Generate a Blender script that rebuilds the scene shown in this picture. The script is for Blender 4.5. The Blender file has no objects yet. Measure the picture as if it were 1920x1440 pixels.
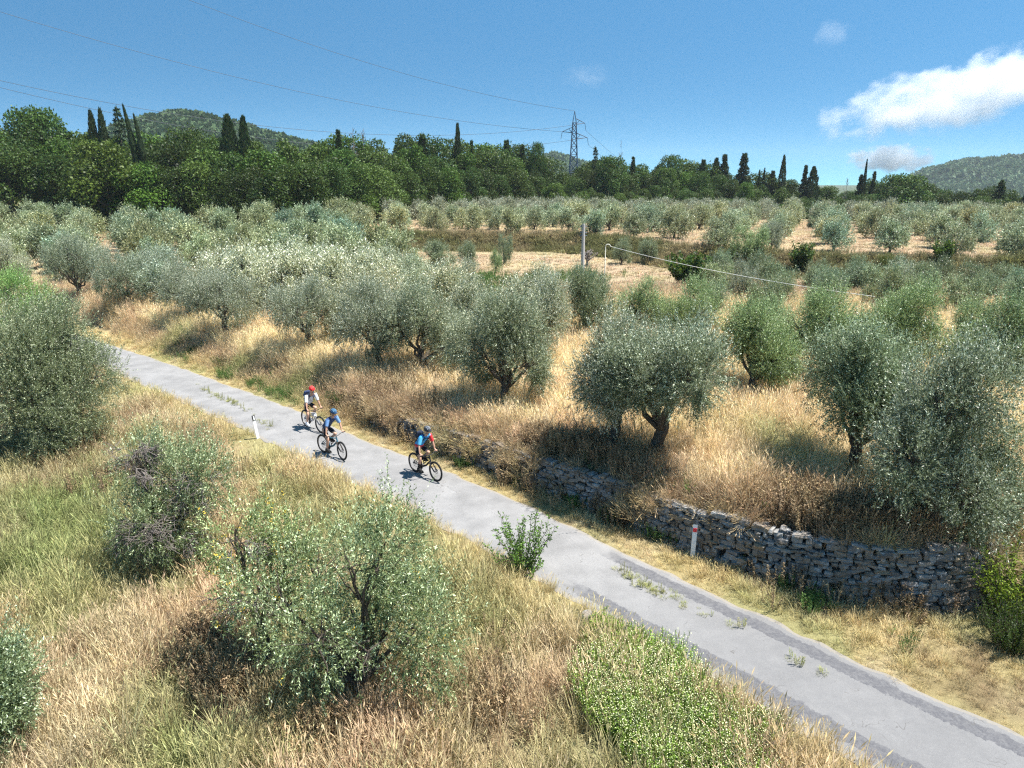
import bpy, math, numpy as np
from mathutils import Vector, Matrix
R = math.radians
sc = bpy.context.scene
COL = sc.collection
rng = np.random.default_rng(7)

# ------------------------------------------------------------------ camera
F = 1371.0; PITCH = math.atan((720-330)/F); H = 10.0
cam_d = bpy.data.cameras.new('camera'); cam = bpy.data.objects.new('camera', cam_d); COL.objects.link(cam)
cam_d.sensor_width = 36; cam_d.lens = 36*F/1920; cam_d.clip_end = 20000; cam_d.clip_start = 0.1
cam.location = (0, 0, H); cam.rotation_euler = (math.pi/2-PITCH, 0, 0)
sc.camera = cam

# ------------------------------------------------------------------ world, sun, exposure
SUN_EL = R(67); SUN_AZ = R(99)          # azimuth clockwise from +Y
w = bpy.data.worlds.new('World'); sc.world = w; w.use_nodes = True
nt = w.node_tree; nt.nodes.clear()
bg = nt.nodes.new('ShaderNodeBackground'); wo = nt.nodes.new('ShaderNodeOutputWorld')
sky = nt.nodes.new('ShaderNodeTexSky'); sky.sky_type = 'NISHITA'; sky.sun_disc = False
sky.sun_elevation = SUN_EL; sky.sun_rotation = SUN_AZ; sky.altitude = 200
sky.air_density = 1.25; sky.dust_density = 0.35; sky.ozone_density = 2.6
tcw = nt.nodes.new('ShaderNodeTexCoord'); mpw = nt.nodes.new('ShaderNodeMapping'); mpw.inputs['Location'].default_value = (0, 0, .15); mpw.inputs['Scale'].default_value = (1, 1, 4.2)
nt.links.new(tcw.outputs['Generated'], mpw.inputs[0]); nv = nt.nodes.new('ShaderNodeVectorMath'); nv.operation = 'NORMALIZE'; nt.links.new(mpw.outputs[0], nv.inputs[0]); nt.links.new(nv.outputs[0], sky.inputs[0])
tn = nt.nodes.new('ShaderNodeMix'); tn.data_type = 'RGBA'; tn.blend_type = 'MULTIPLY'; tn.inputs[0].default_value = 1; tn.inputs[7].default_value = (.48, .98, 1.07, 1); nt.links.new(sky.outputs[0], tn.inputs[6])
nt.links.new(tn.outputs[2], bg.inputs[0]); bg.inputs[1].default_value = 0.072
nt.links.new(bg.outputs[0], wo.inputs[0])
sd = bpy.data.lights.new('sun', 'SUN'); sd.energy = 5.0; sd.angle = R(0.5); sd.color = (1, .955, .89)
so = bpy.data.objects.new('sun', sd); COL.objects.link(so)
sdir = Vector((math.sin(SUN_AZ)*math.cos(SUN_EL), math.cos(SUN_AZ)*math.cos(SUN_EL), math.sin(SUN_EL)))
so.rotation_euler = sdir.to_track_quat('Z', 'Y').to_euler(); so.location = (0, 0, 60)
sc.view_settings.view_transform = 'Standard'; sc.view_settings.look = 'None'
sc.view_settings.exposure = 1.2; sc.view_settings.gamma = 1
cy = sc.cycles
cy.max_bounces = 5; cy.diffuse_bounces = 3; cy.glossy_bounces = 2; cy.transmission_bounces = 3
cy.transparent_max_bounces = 6; cy.volume_bounces = 3; cy.use_denoising = False; cy.pixel_filter_type = 'BLACKMAN_HARRIS'; cy.filter_width = 1.25
cy.volume_step_rate = 1.0; cy.volume_max_steps = 64
try: cy.denoiser = 'OPENIMAGEDENOISE'
except Exception: pass

# ------------------------------------------------------------------ helpers
def tag(o, label=None, cat=None, group=None, kind=None):
    if label: o['label'] = label
    if cat: o['category'] = cat
    if group: o['group'] = group
    if kind: o['kind'] = kind
    return o
def empty(name, loc=(0, 0, 0), rz=0):
    o = bpy.data.objects.new(name, None); COL.objects.link(o); o.location = loc; o.rotation_euler = (0, 0, rz)
    o.empty_display_size = .2
    return o
class MB:
    def __init__(s): s.ch = []
    def add(s, V, Fc, m=0, t=0.5, sm=False):
        V = np.asarray(V, float).reshape(-1, 3); Fc = np.asarray(Fc, int)
        t = np.full(len(V), t) if np.isscalar(t) else np.asarray(t, float)
        s.ch.append((V, Fc, m, t, sm)); return s
    def data(s, name, mats):
        me = bpy.data.meshes.new(name)
        off = 0; Vs = []; Ls = []; cnt = []; mi = []; T = []; SM = []
        for V, Fc, m, t, sm in s.ch:
            Vs.append(V); Ls.append((Fc+off).ravel()); cnt.append(np.full(len(Fc), Fc.shape[1])); mi.append(np.full(len(Fc), m)); T.append(t)
            SM.append(np.full(len(Fc), sm)); off += len(V)
        V = np.concatenate(Vs); L = np.concatenate(Ls); c = np.concatenate(cnt)
        me.vertices.add(len(V)); me.vertices.foreach_set('co', V.astype(np.float32).ravel())
        me.loops.add(len(L)); me.loops.foreach_set('vertex_index', L.astype(np.int32))
        me.polygons.add(len(c)); st = np.concatenate([[0], np.cumsum(c)[:-1]])
        me.polygons.foreach_set('loop_start', st.astype(np.int32))
        me.polygons.foreach_set('material_index', np.concatenate(mi).astype(np.int32))
        me.update(calc_edges=True)
        me.polygons.foreach_set('use_smooth', np.concatenate(SM))
        a = me.attributes.new('tint', 'FLOAT', 'POINT'); a.data.foreach_set('value', np.concatenate(T).astype(np.float32))
        for m in (mats if isinstance(mats, (list, tuple)) else [mats]): me.materials.append(m)
        me.update()
        return me
    def obj(s, name, mats, parent=None):
        o = bpy.data.objects.new(name, s.data(name, mats)); COL.objects.link(o)
        if parent: o.parent = parent
        return o
def nrm(v): v = np.asarray(v, float); return v/np.maximum(np.linalg.norm(v, axis=-1, keepdims=True), 1e-9)
def tube(mb, P, r, n=6, m=0, t=0.5, cap=True, sm=True):
    P = np.asarray(P, float); k = len(P); r = np.full(k, r) if np.isscalar(r) else np.asarray(r, float)
    T = np.gradient(P, axis=0) if k > 2 else np.repeat([P[1]-P[0]], 2, 0)
    T = nrm(T); a = np.array([0, 0, 1.]) if abs(T[0, 2]) < .9 else np.array([1., 0, 0])
    U = nrm(np.cross(T[0], a)); rows = []
    for i in range(k):
        U = nrm(U - T[i]*np.dot(U, T[i])); W = np.cross(T[i], U)
        an = np.arange(n)*2*math.pi/n
        rows.append(P[i]+r[i]*(np.outer(np.cos(an), U)+np.outer(np.sin(an), W)))
    V = np.concatenate(rows); i, j = np.meshgrid(np.arange(k-1), np.arange(n), indexing='ij'); j2 = (j+1) % n
    Fc = np.stack([i*n+j, i*n+j2, (i+1)*n+j2, (i+1)*n+j], -1).reshape(-1, 4)
    mb.add(V, Fc, m, t, sm)
    if cap:
        mb.add(rows[0], [list(range(n))[::-1]], m, t); mb.add(rows[-1], [list(range(n))], m, t)
def box(mb, c, s, m=0, rz=0, t=0.5, M=None, taper=1.0):
    V = np.array([(x, y, z) for z in (-.5, .5) for y in (-.5, .5) for x in (-.5, .5)])*np.array(s)
    V[4:, :2] *= taper
    if M is not None: V = V@np.array(M).T
    if rz: q = np.array([[math.cos(rz), -math.sin(rz), 0], [math.sin(rz), math.cos(rz), 0], [0, 0, 1]]); V = V@q.T
    mb.add(V+np.array(c), [(0, 2, 3, 1), (4, 5, 7, 6), (0, 1, 5, 4), (1, 3, 7, 5), (3, 2, 6, 7), (2, 0, 4, 6)], m, t)
def ellipsoid(mb, c, r, nu=14, nv=8, m=0, t=0.5, v0=-math.pi/2, v1=math.pi/2, M=None):
    v = np.linspace(v0, v1, nv); u = np.arange(nu)*2*math.pi/nu
    V = np.array([(math.cos(b)*math.cos(a), math.cos(b)*math.sin(a), math.sin(b)) for b in v for a in u])*np.array(r)
    if M is not None: V = V@np.array(M).T
    i, j = np.meshgrid(np.arange(nv-1), np.arange(nu), indexing='ij'); j2 = (j+1) % nu
    mb.add(V+np.array(c), np.stack([i*nu+j, i*nu+j2, (i+1)*nu+j2, (i+1)*nu+j], -1).reshape(-1, 4), m, t, True)
def hsh(ix, iy, seed):
    v = np.sin(ix*127.1+iy*311.7+seed*74.7)*43758.5453
    return v-np.floor(v)
def vn(x, y, s, seed=0):
    x = np.asarray(x, float)/s; y = np.asarray(y, float)/s; ix = np.floor(x); iy = np.floor(y); fx = x-ix; fy = y-iy
    fx = fx*fx*(3-2*fx); fy = fy*fy*(3-2*fy)
    return (hsh(ix, iy, seed)*(1-fx)+hsh(ix+1, iy, seed)*fx)*(1-fy)+(hsh(ix, iy+1, seed)*(1-fx)+hsh(ix+1, iy+1, seed)*fx)*fy
def fbm(x, y, s, seed=0, o=3):
    a = 0; k = 0; wv = 1
    for i in range(o): a = a+wv*vn(x, y, s/2**i, seed+i*13); k += wv; wv *= .55
    return a/k
def ss(a, b, x): t = np.clip((np.asarray(x, float)-a)/(b-a), 0, 1); return t*t*(3-2*t)
def sdist(x, y, poly):
    x = np.asarray(x, float); y = np.asarray(y, float); best = np.full(x.shape, 1e9); sg = np.zeros(x.shape); arc = np.zeros(x.shape); L = 0
    for (ax, ay), (bx, by) in zip(poly[:-1], poly[1:]):
        dx, dy = bx-ax, by-ay; l2 = dx*dx+dy*dy; l = math.sqrt(l2)
        t = np.clip(((x-ax)*dx+(y-ay)*dy)/l2, 0, 1)
        d = np.hypot(x-ax-t*dx, y-ay-t*dy); cr = dx*(y-ay)-dy*(x-ax)
        k = d < best-1e-9; best = np.where(k, d, best); sg = np.where(k, np.sign(cr), sg); arc = np.where(k, L+t*l, arc); L += l
    return best*np.where(sg == 0, 1, sg), arc

# ------------------------------------------------------------------ terrain
EDGE = [(-140, 130), (-75, 84), (-40, 56), (-22, 41.7), (-15.2, 35.9), (-9.4, 30.7), (-5.4, 26.7), (-1.9, 23.5), (.7, 20.9), (2.8, 18.5), (4.6, 16.5), (6.2, 14.8), (7.5, 13.3), (8.6, 12.15), (9.9, 10.9), (13, 8), (20, 1.5), (40, -16)]
RW = 2.75
BND = [(-140, 135), (-75, 88), (-41, 59.5), (-24, 45.6), (-16, 38.6), (-9.8, 32.8), (-5.6, 28.8), (-1.7, 25.0), (.9, 22.5), (3.3, 20.2), (5.0, 18.4), (6.1, 17.35), (7.3, 16.4), (8.8, 15.8), (10.2, 15.55), (11.6, 15.75), (12.6, 16.5), (16, 16.5), (24, 14), (60, 0)]
BANK = [(-400, 120), (-60, 97), (-16, 92), (6, 92), (18.6, 76), (29, 68), (43, 63), (120, 50), (400, 20)]
def hwall(x): return np.interp(x, [-12, -6, -2, 4, 8, 12], [.95, .95, 1.1, 1.3, 1.6, 1.65])
def h(x, y):
    x = np.asarray(x, float); y = np.asarray(y, float)
    e, _ = sdist(x, y, EDGE); b, _ = sdist(x, y, BND); k, _ = sdist(x, y, BANK)
    # below the road
    d = np.clip(-e-RW-.15, 0, None)
    low = -0.9*(1-np.exp(-d*.11)) + (fbm(x, y, 3.0, 3)-.5)*.35*ss(0.2, 2.5, d)
    low = low - .012*np.clip(d-10, 0, 200)
    # terrace
    hw = hwall(x); stepw = np.interp(x, [-9, -6], [1.6, .35])
    top = hw + .25*(1-np.exp(-np.clip(b, 0, 50)/2.5)) + (fbm(x, y, 4, 5)-.5)*.3*ss(.5, 3, b)
    far = np.interp(y, [0, 22, 40, 62, 2000], [1.9, 1.85, 1.4, .9, .9])
    top = top*(1-ss(4, 12, b)) + (far+(fbm(x, y, 6, 6)-.5)*.3)*ss(4, 12, b)
    up = top*ss(-.02, 1, b/stepw)
    up = np.where(b < 0, .04*ss(.3, 1.5, e)*0, up)
    z = np.where(e < 0, low, up)
    # upper field behind the scrubby bank
    bk = (1.75*ss(-.3, 3.0, k) + .004*np.clip(k, 0, 60))*ss(-60, -22, x)
    z = z + bk*ss(40, 60, y)
    z = z - 1.5*ss(100, 175, y)*ss(-60, -20, x)
    # rising to the left, falling away on the right
    z = z + 4.2*ss(45, 105, -x)*ss(60, 135, y) - 4.5*ss(30, 110, x)*ss(120, 190, y)
    z = z + (fbm(x, y, 25, 8)-.5)*1.0*ss(45, 80, y)
    z = z - 22*ss(240, 900, y)
    return z
def ray(px, py):
    d = np.array([(px-960)/F, math.cos(PITCH)-(py-720)/F*math.sin(PITCH), -math.sin(PITCH)-(py-720)/F*math.cos(PITCH)])
    return d
TS = np.geomspace(5, 900, 3000)
def G(px, py):
    """the point of the ground seen at that pixel of the photograph"""
    d = ray(px, py); P = np.outer(TS, d)+np.array([0, 0, H]); below = P[:, 2] < h(P[:, 0], P[:, 1])
    i = int(np.argmax(below)) if below.any() else len(TS)-1
    return P[i]
def AT(px, D):
    x = (px-960)/F*(D*math.cos(PITCH)+(H-1.5)*math.sin(PITCH)); return np.array([x, D, float(h(x, D))])
def proj(P):
    P = np.asarray(P, float); x = P[..., 0]; y = P[..., 1]; z = P[..., 2]-H
    dep = y*math.cos(PITCH)-z*math.sin(PITCH); up = y*math.sin(PITCH)+z*math.cos(PITCH)
    dep = np.maximum(dep, .01)
    return 960+F*x/dep, 720-F*up/dep, dep
def ZTOP(px, py, D): d = ray(px, py); return H+d[2]*D/d[1]

# ------------------------------------------------------------------ materials
class NT:
    def __init__(s, name):
        s.m = bpy.data.materials.new(name); s.m.use_nodes = True; s.t = s.m.node_tree; s.t.nodes.clear()
        s.out = s.n('ShaderNodeOutputMaterial')
    def n(s, ty, **k):
        o = s.t.nodes.new(ty)
        for a, b in k.items(): setattr(o, a, b)
        return o
    def l(s, a, b): s.t.links.new(a, b)
    def val(s, inp, v):
        if isinstance(v, (int, float, tuple, list)): inp.default_value = v
        else: s.l(v, inp)
    def noise(s, scale, detail=4, vec=None, rough=.55, w=0):
        o = s.n('ShaderNodeTexNoise'); o.inputs['Scale'].default_value = scale; o.inputs['Detail'].default_value = detail; o.inputs['Roughness'].default_value = rough
        if vec is not None: s.l(vec, o.inputs['Vector'])
        return o.outputs['Fac']
    def pos(s): return s.n('ShaderNodeNewGeometry').outputs['Position']
    def ramp(s, fac, stops, interp='LINEAR'):
        o = s.n('ShaderNodeValToRGB'); cr = o.color_ramp; cr.interpolation = interp
        while len(cr.elements) < len(stops): cr.elements.new(.5)
        for e, (p, c) in zip(cr.elements, stops): e.position = p; e.color = (*c, 1) if len(c) == 3 else c
        s.val(o.inputs[0], fac); return o.outputs[0]
    def mix(s, f, a, b, mode='MIX'):
        o = s.n('ShaderNodeMix', data_type='RGBA', blend_type=mode); s.val(o.inputs[0], f)
        for i, v in ((6, a), (7, b)):
            if isinstance(v, tuple) and len(v) == 3: v = (*v, 1)
            s.val(o.inputs[i], v)
        return o.outputs[2]
    def math(s, op, a, b=0, clamp=False):
        o = s.n('ShaderNodeMath', operation=op, use_clamp=clamp); s.val(o.inputs[0], a); s.val(o.inputs[1], b); return o.outputs[0]
    def attr(s, name, ty='GEOMETRY'): return s.n('ShaderNodeAttribute', attribute_name=name, attribute_type=ty)
    def pr(s, col, rough=.8, spec=.3, bump=None, bs=.3, bd=.02, metal=0):
        p = s.n('ShaderNodeBsdfPrincipled'); s.val(p.inputs['Base Color'], (*col, 1) if isinstance(col, tuple) and len(col) == 3 else col)
        s.val(p.inputs['Roughness'], rough); p.inputs['Specular IOR Level'].default_value = spec; p.inputs['Metallic'].default_value = metal
        if bump is not None:
            b = s.n('ShaderNodeBump'); b.inputs['Strength'].default_value = bs; b.inputs['Distance'].default_value = bd
            s.l(bump, b.inputs['Height']); s.l(b.outputs[0], p.inputs['Normal'])
        return p.outputs[0]
    def done(s, sh): s.l(sh, s.out.inputs[0]); return s.m
def simple(name, col, rough=.6, spec=.4, metal=0, var=.25, sc_=30):
    m = NT(name); tc = m.n('ShaderNodeTexCoord').outputs['Object']
    n = m.noise(sc_, 3, tc); c = m.mix(n, tuple(v*(1-var) for v in col), tuple(min(1, v*(1+var)) for v in col))
    return m.done(m.pr(c, rough, spec, n, .15, .003, metal))
def leafmat(name, front, back, front2, trans=.28, rough=.5, spec=.35, warm=None):
    """leaf: upper side, underside, colour spread by leaf (tint) and by tree (object colour)"""
    m = NT(name); g = m.n('ShaderNodeNewGeometry'); ti = m.attr('tint').outputs['Fac']
    f = m.mix(ti, front, front2); c = m.mix(g.outputs['Backfacing'], f, back)
    oi = m.n('ShaderNodeObjectInfo'); c = m.mix(1.0, c, oi.outputs['Color'], 'MULTIPLY')
    v = m.math('ADD', m.math('MULTIPLY', ti, .7), .65)
    hv = m.n('ShaderNodeHueSaturation'); m.l(c, hv.inputs['Color']); m.l(v, hv.inputs['Value']); c = hv.outputs[0]
    p = m.pr(c, rough, spec); t = m.n('ShaderNodeBsdfTranslucent'); m.l(m.mix(.5, c, (.2, .26, .04)), t.inputs[0])
    mx = m.n('ShaderNodeMixShader'); mx.inputs[0].default_value = trans; m.l(p, mx.inputs[1]); m.l(t.outputs[0], mx.inputs[2])
    return m.done(mx.outputs[0])
M_OLIVE = leafmat('olive_leaf', (.034, .046, .020), (.72, .73, .58), (.19, .21, .115), .17, .38, .35)
M_BROAD = leafmat('oak_leaf', (.022, .045, .009), (.055, .092, .021), (.078, .118, .025), .2, .5, .2)
M_CYP = leafmat('cypress_leaf', (.016, .032, .012), (.02, .04, .015), (.045, .07, .025), .1, .6, .2)
M_WEED = leafmat('weed_leaf', (.07, .14, .02), (.14, .20, .06), (.19, .27, .05), .35, .5, .3)
M_YEL = simple('yellow_leaf', (.62, .42, .05), .6)
M_FLOWER = simple('white_flower', (.72, .74, .42), .6)
def barkmat():
    m = NT('bark'); tc = m.n('ShaderNodeTexCoord').outputs['Object']; mp = m.n('ShaderNodeMapping'); mp.inputs['Scale'].default_value = (6, 6, 1.2); m.l(tc, mp.inputs[0])
    n = m.noise(4, 6, mp.outputs[0], .7); c = m.ramp(n, [(.3, (.035, .028, .02)), (.6, (.13, .11, .09)), (.8, (.22, .2, .17))])
    return m.done(m.pr(c, .95, .1, n, 1, .05))
M_BARK = barkmat(); M_TWIG = simple('dead_twig', (.19, .165, .15), .9, .1); M_DEADBARK = simple('dead_bark', (.2, .18, .17), .9, .1)
def grassmat():
    m = NT('grass_blade'); ti = m.attr('tint').outputs['Fac']; gc = m.attr('gcol', 'INSTANCER').outputs['Color']
    v = m.math('ADD', m.math('MULTIPLY', ti, .75), .62)
    hv = m.n('ShaderNodeHueSaturation'); m.l(gc, hv.inputs['Color']); m.l(v, hv.inputs['Value']); c = hv.outputs[0]
    p = m.pr(c, .65, .25); t = m.n('ShaderNodeBsdfTranslucent'); m.l(c, t.inputs[0])
    mx = m.n('ShaderNodeMixShader'); mx.inputs[0].default_value = .3; m.l(p, mx.inputs[1]); m.l(t.outputs[0], mx.inputs[2])
    return m.done(mx.outputs[0])
M_GRASS = grassmat()
def groundmat():
    m = NT('ground_soil'); c = m.attr('gcol').outputs['Color']; P = m.pos()
    n1 = m.noise(9, 6, P, .7); n2 = m.noise(1.3, 4, P); n3 = m.noise(55, 3, P, .7)
    k = m.math('ADD', m.math('MULTIPLY', n1, .9), .5); c = m.mix(1, c, m.ramp(k, [(0, (0, 0, 0)), (1, (1, 1, 1))]), 'MULTIPLY')
    c = m.mix(m.math('MULTIPLY', m.math('GREATER_THAN', n3, .6), .35), c, (.10, .075, .045)); c = m.mix(m.math('MULTIPLY', n2, .25), c, (.25, .23, .10))
    return m.done(m.pr(c, .95, .1, m.math('ADD', n1, n3), .8, .08))
M_GROUND = groundmat()

# ------------------------------------------------------------------ ground colour patches (dry, green, russet growth)
STRAW = np.array([.80, .66, .41]); GOLD = np.array([.62, .50, .25]); PINK = np.array([.64, .48, .30]); GREEN = np.array([.29, .34, .12]); RUSS = np.array([.40, .28, .18]); OLIV = np.array([.47, .46, .21]); FIELD = np.array([.60, .45, .30])
def lerp(a, b, t): return a+(b-a)*t[..., None]
SPOTS = []
for px, py, r, c, s in ((110, 960, 2.6, GREEN, .9), (60, 1090, 1.8, GREEN, .9), (230, 1010, 1.6, GREEN, .7), (40, 880, 1.6, OLIV, .8), (20, 1010, 2, GREEN, .7), (150, 1110, 1.3, OLIV, .9),
                        (400, 1210, .9, RUSS, 1), (430, 1290, .8, RUSS, .9), (1010, 1290, 1.2, PINK, .8), (330, 1420, .9, GREEN, .9), (560, 1420, .7, OLIV, .8), (280, 730, 1.8, OLIV, .8), (470, 850, 2.0, OLIV, .7),
                        (560, 960, 1.5, OLIV, .7), (650, 1000, 1.5, OLIV, .6), (780, 1010, .8, OLIV, .6), (1400, 1420, .5, RUSS, .5), (920, 1400, .8, PINK, .8), (80, 1290, 1.0, RUSS, .5), (880, 1180, .8, OLIV, .5),
                        (1450, 830, 1.0, OLIV, .9), (1480, 870, .8, GREEN, .6), (905, 560, 2.5, GREEN*1.1, 1), (880, 530, 4, GREEN*1.1, 1), (330, 640, 1.2, GREEN, .7), (450, 700, 1.0, GREEN, .9), (560, 735, 1.1, GREEN, .9), 
                        (680, 730, 1.6, RUSS, .7), (760, 760, 1.5, RUSS, .7), (1080, 850, 1.3, RUSS, .7), (1180, 900, 1.2, RUSS, .6), (1500, 960, 1.2, RUSS, .7), (1420, 930, .8, PINK, .8), (1560, 990, .8, RUSS, .8)):
    p = G(px, py); SPOTS.append((p[0], p[1], r, c, s))
def gcol(x, y):
    e, _ = sdist(x, y, EDGE); b, _ = sdist(x, y, BND); k, _ = sdist(x, y, BANK)
    n1 = fbm(x, y, 2.2, 21); n2 = fbm(x, y, 5, 33); n3 = fbm(x, y, 1.1, 45); n4 = fbm(x, y, 9, 57)
    near = lerp(np.broadcast_to(STRAW*.76, n1.shape+(3,)), PINK, ss(.42, .62, n2)); near = lerp(near, OLIV*.9, ss(.46, .64, n1)*.8); near = lerp(near, RUSS, ss(.6, .75, n3)*.7)
    near = lerp(near, GREEN, ss(.56, .7, n4)*.5*ss(3, 6, -e)); near = lerp(near, GOLD, ss(2.2, 0, -e-RW)*.8)
    ver = lerp(np.broadcast_to(GOLD, n1.shape+(3,)), OLIV, ss(.55, .7, n1)*.7); ver = lerp(ver, STRAW*.9, ss(.5, .7, n3)*.6)
    ter = lerp(np.broadcast_to(STRAW*1.08, n1.shape+(3,)), PINK*1.1, ss(.5, .7, n1)*.6); ter = lerp(ter, RUSS, ss(.62, .75, n3)*.3); ter = lerp(ter, PINK*.9, ss(1.4, .3, b)*.7)
    fld = lerp(np.broadcast_to(FIELD, n1.shape+(3,)), STRAW*.9, ss(.45, .7, n2)*.6); fld = lerp(fld, OLIV*.8, ss(.55, .75, n1)*.4)
    c = lerp(lerp(near, ver, ss(-RW-.1, -RW+.1, e)), ter, ss(-.1, .1, b)*(e > 0)); c = lerp(c, fld, ss(48, 58, y)*(b > 0))
    bank = np.exp(-((k-.8)/2.3)**2)*ss(45, 55, y)*(x > -30); c = lerp(c, np.array([.24, .22, .10]), np.clip(bank*1.1, 0, 1)*ss(.2, .5, n1+.15))
    c = lerp(c, np.array([.14, .16, .06]), ss(150, 210, y)); c = lerp(c, np.array([.05, .08, .03]), ss(210, 260, y)); c = lerp(c, np.array([.16, .15, .06]), ss(-32, -60, x)*ss(100, 125, y))
    # bare trodden earth where the verge widens at the lower right
    tr = np.exp(-(((x-10.3)/1.9)**2+((y-12.6)/1.5)**2)**2)*(e > 0); c = lerp(c, np.array([.40, .30, .19]), np.clip(tr, 0, 1)*.6*ss(.3, .6, n3)); c = lerp(c, np.array([.30, .21, .12]), np.clip(tr, 0, 1)*.7*ss(.5, .62, fbm(x, y, .7, 77)))
    for sx, sy, r, cc, s in SPOTS:
        d = np.hypot(x-sx, y-sy)/r; c = lerp(c, cc, np.exp(-d**2)*s*ss(.25, .55, n1+.1))
    return c

# ------------------------------------------------------------------ ground sheet and road
def axis(a, b, st, lo, hi):
    v = list(np.arange(a, b, st)); s = st
    x = b
    while x < hi: v.append(x); s *= 1.09; x += s
    v.append(hi); x = a; s = st; pre = []
    while True:
        s *= 1.09; x -= s
        if x <= lo: break
        pre.append(x)
    return np.array([lo]+pre[::-1]+v)
gx = axis(-26, 18, .25, -3000, 3000); gy = axis(4, 48, .25, -300, 3000)
X, Y = np.meshgrid(gx, gy); Z = h(X, Y)
mb = MB(); ny, nx = X.shape; i, j = np.meshgrid(np.arange(ny-1), np.arange(nx-1), indexing='ij')
mb.add(np.stack([X, Y, Z], -1), np.stack([i*nx+j, i*nx+j+1, (i+1)*nx+j+1, (i+1)*nx+j], -1).reshape(-1, 4), 0, .5, True)
ground = mb.obj('ground', M_GROUND); tag(ground, kind='structure')
ca = ground.data.attributes.new('gcol', 'FLOAT_COLOR', 'POINT'); cc = gcol(X.ravel(), Y.ravel())*.68
ca.data.foreach_set('color', np.concatenate([cc, np.ones((len(cc), 1))], 1).astype(np.float32).ravel())

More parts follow.
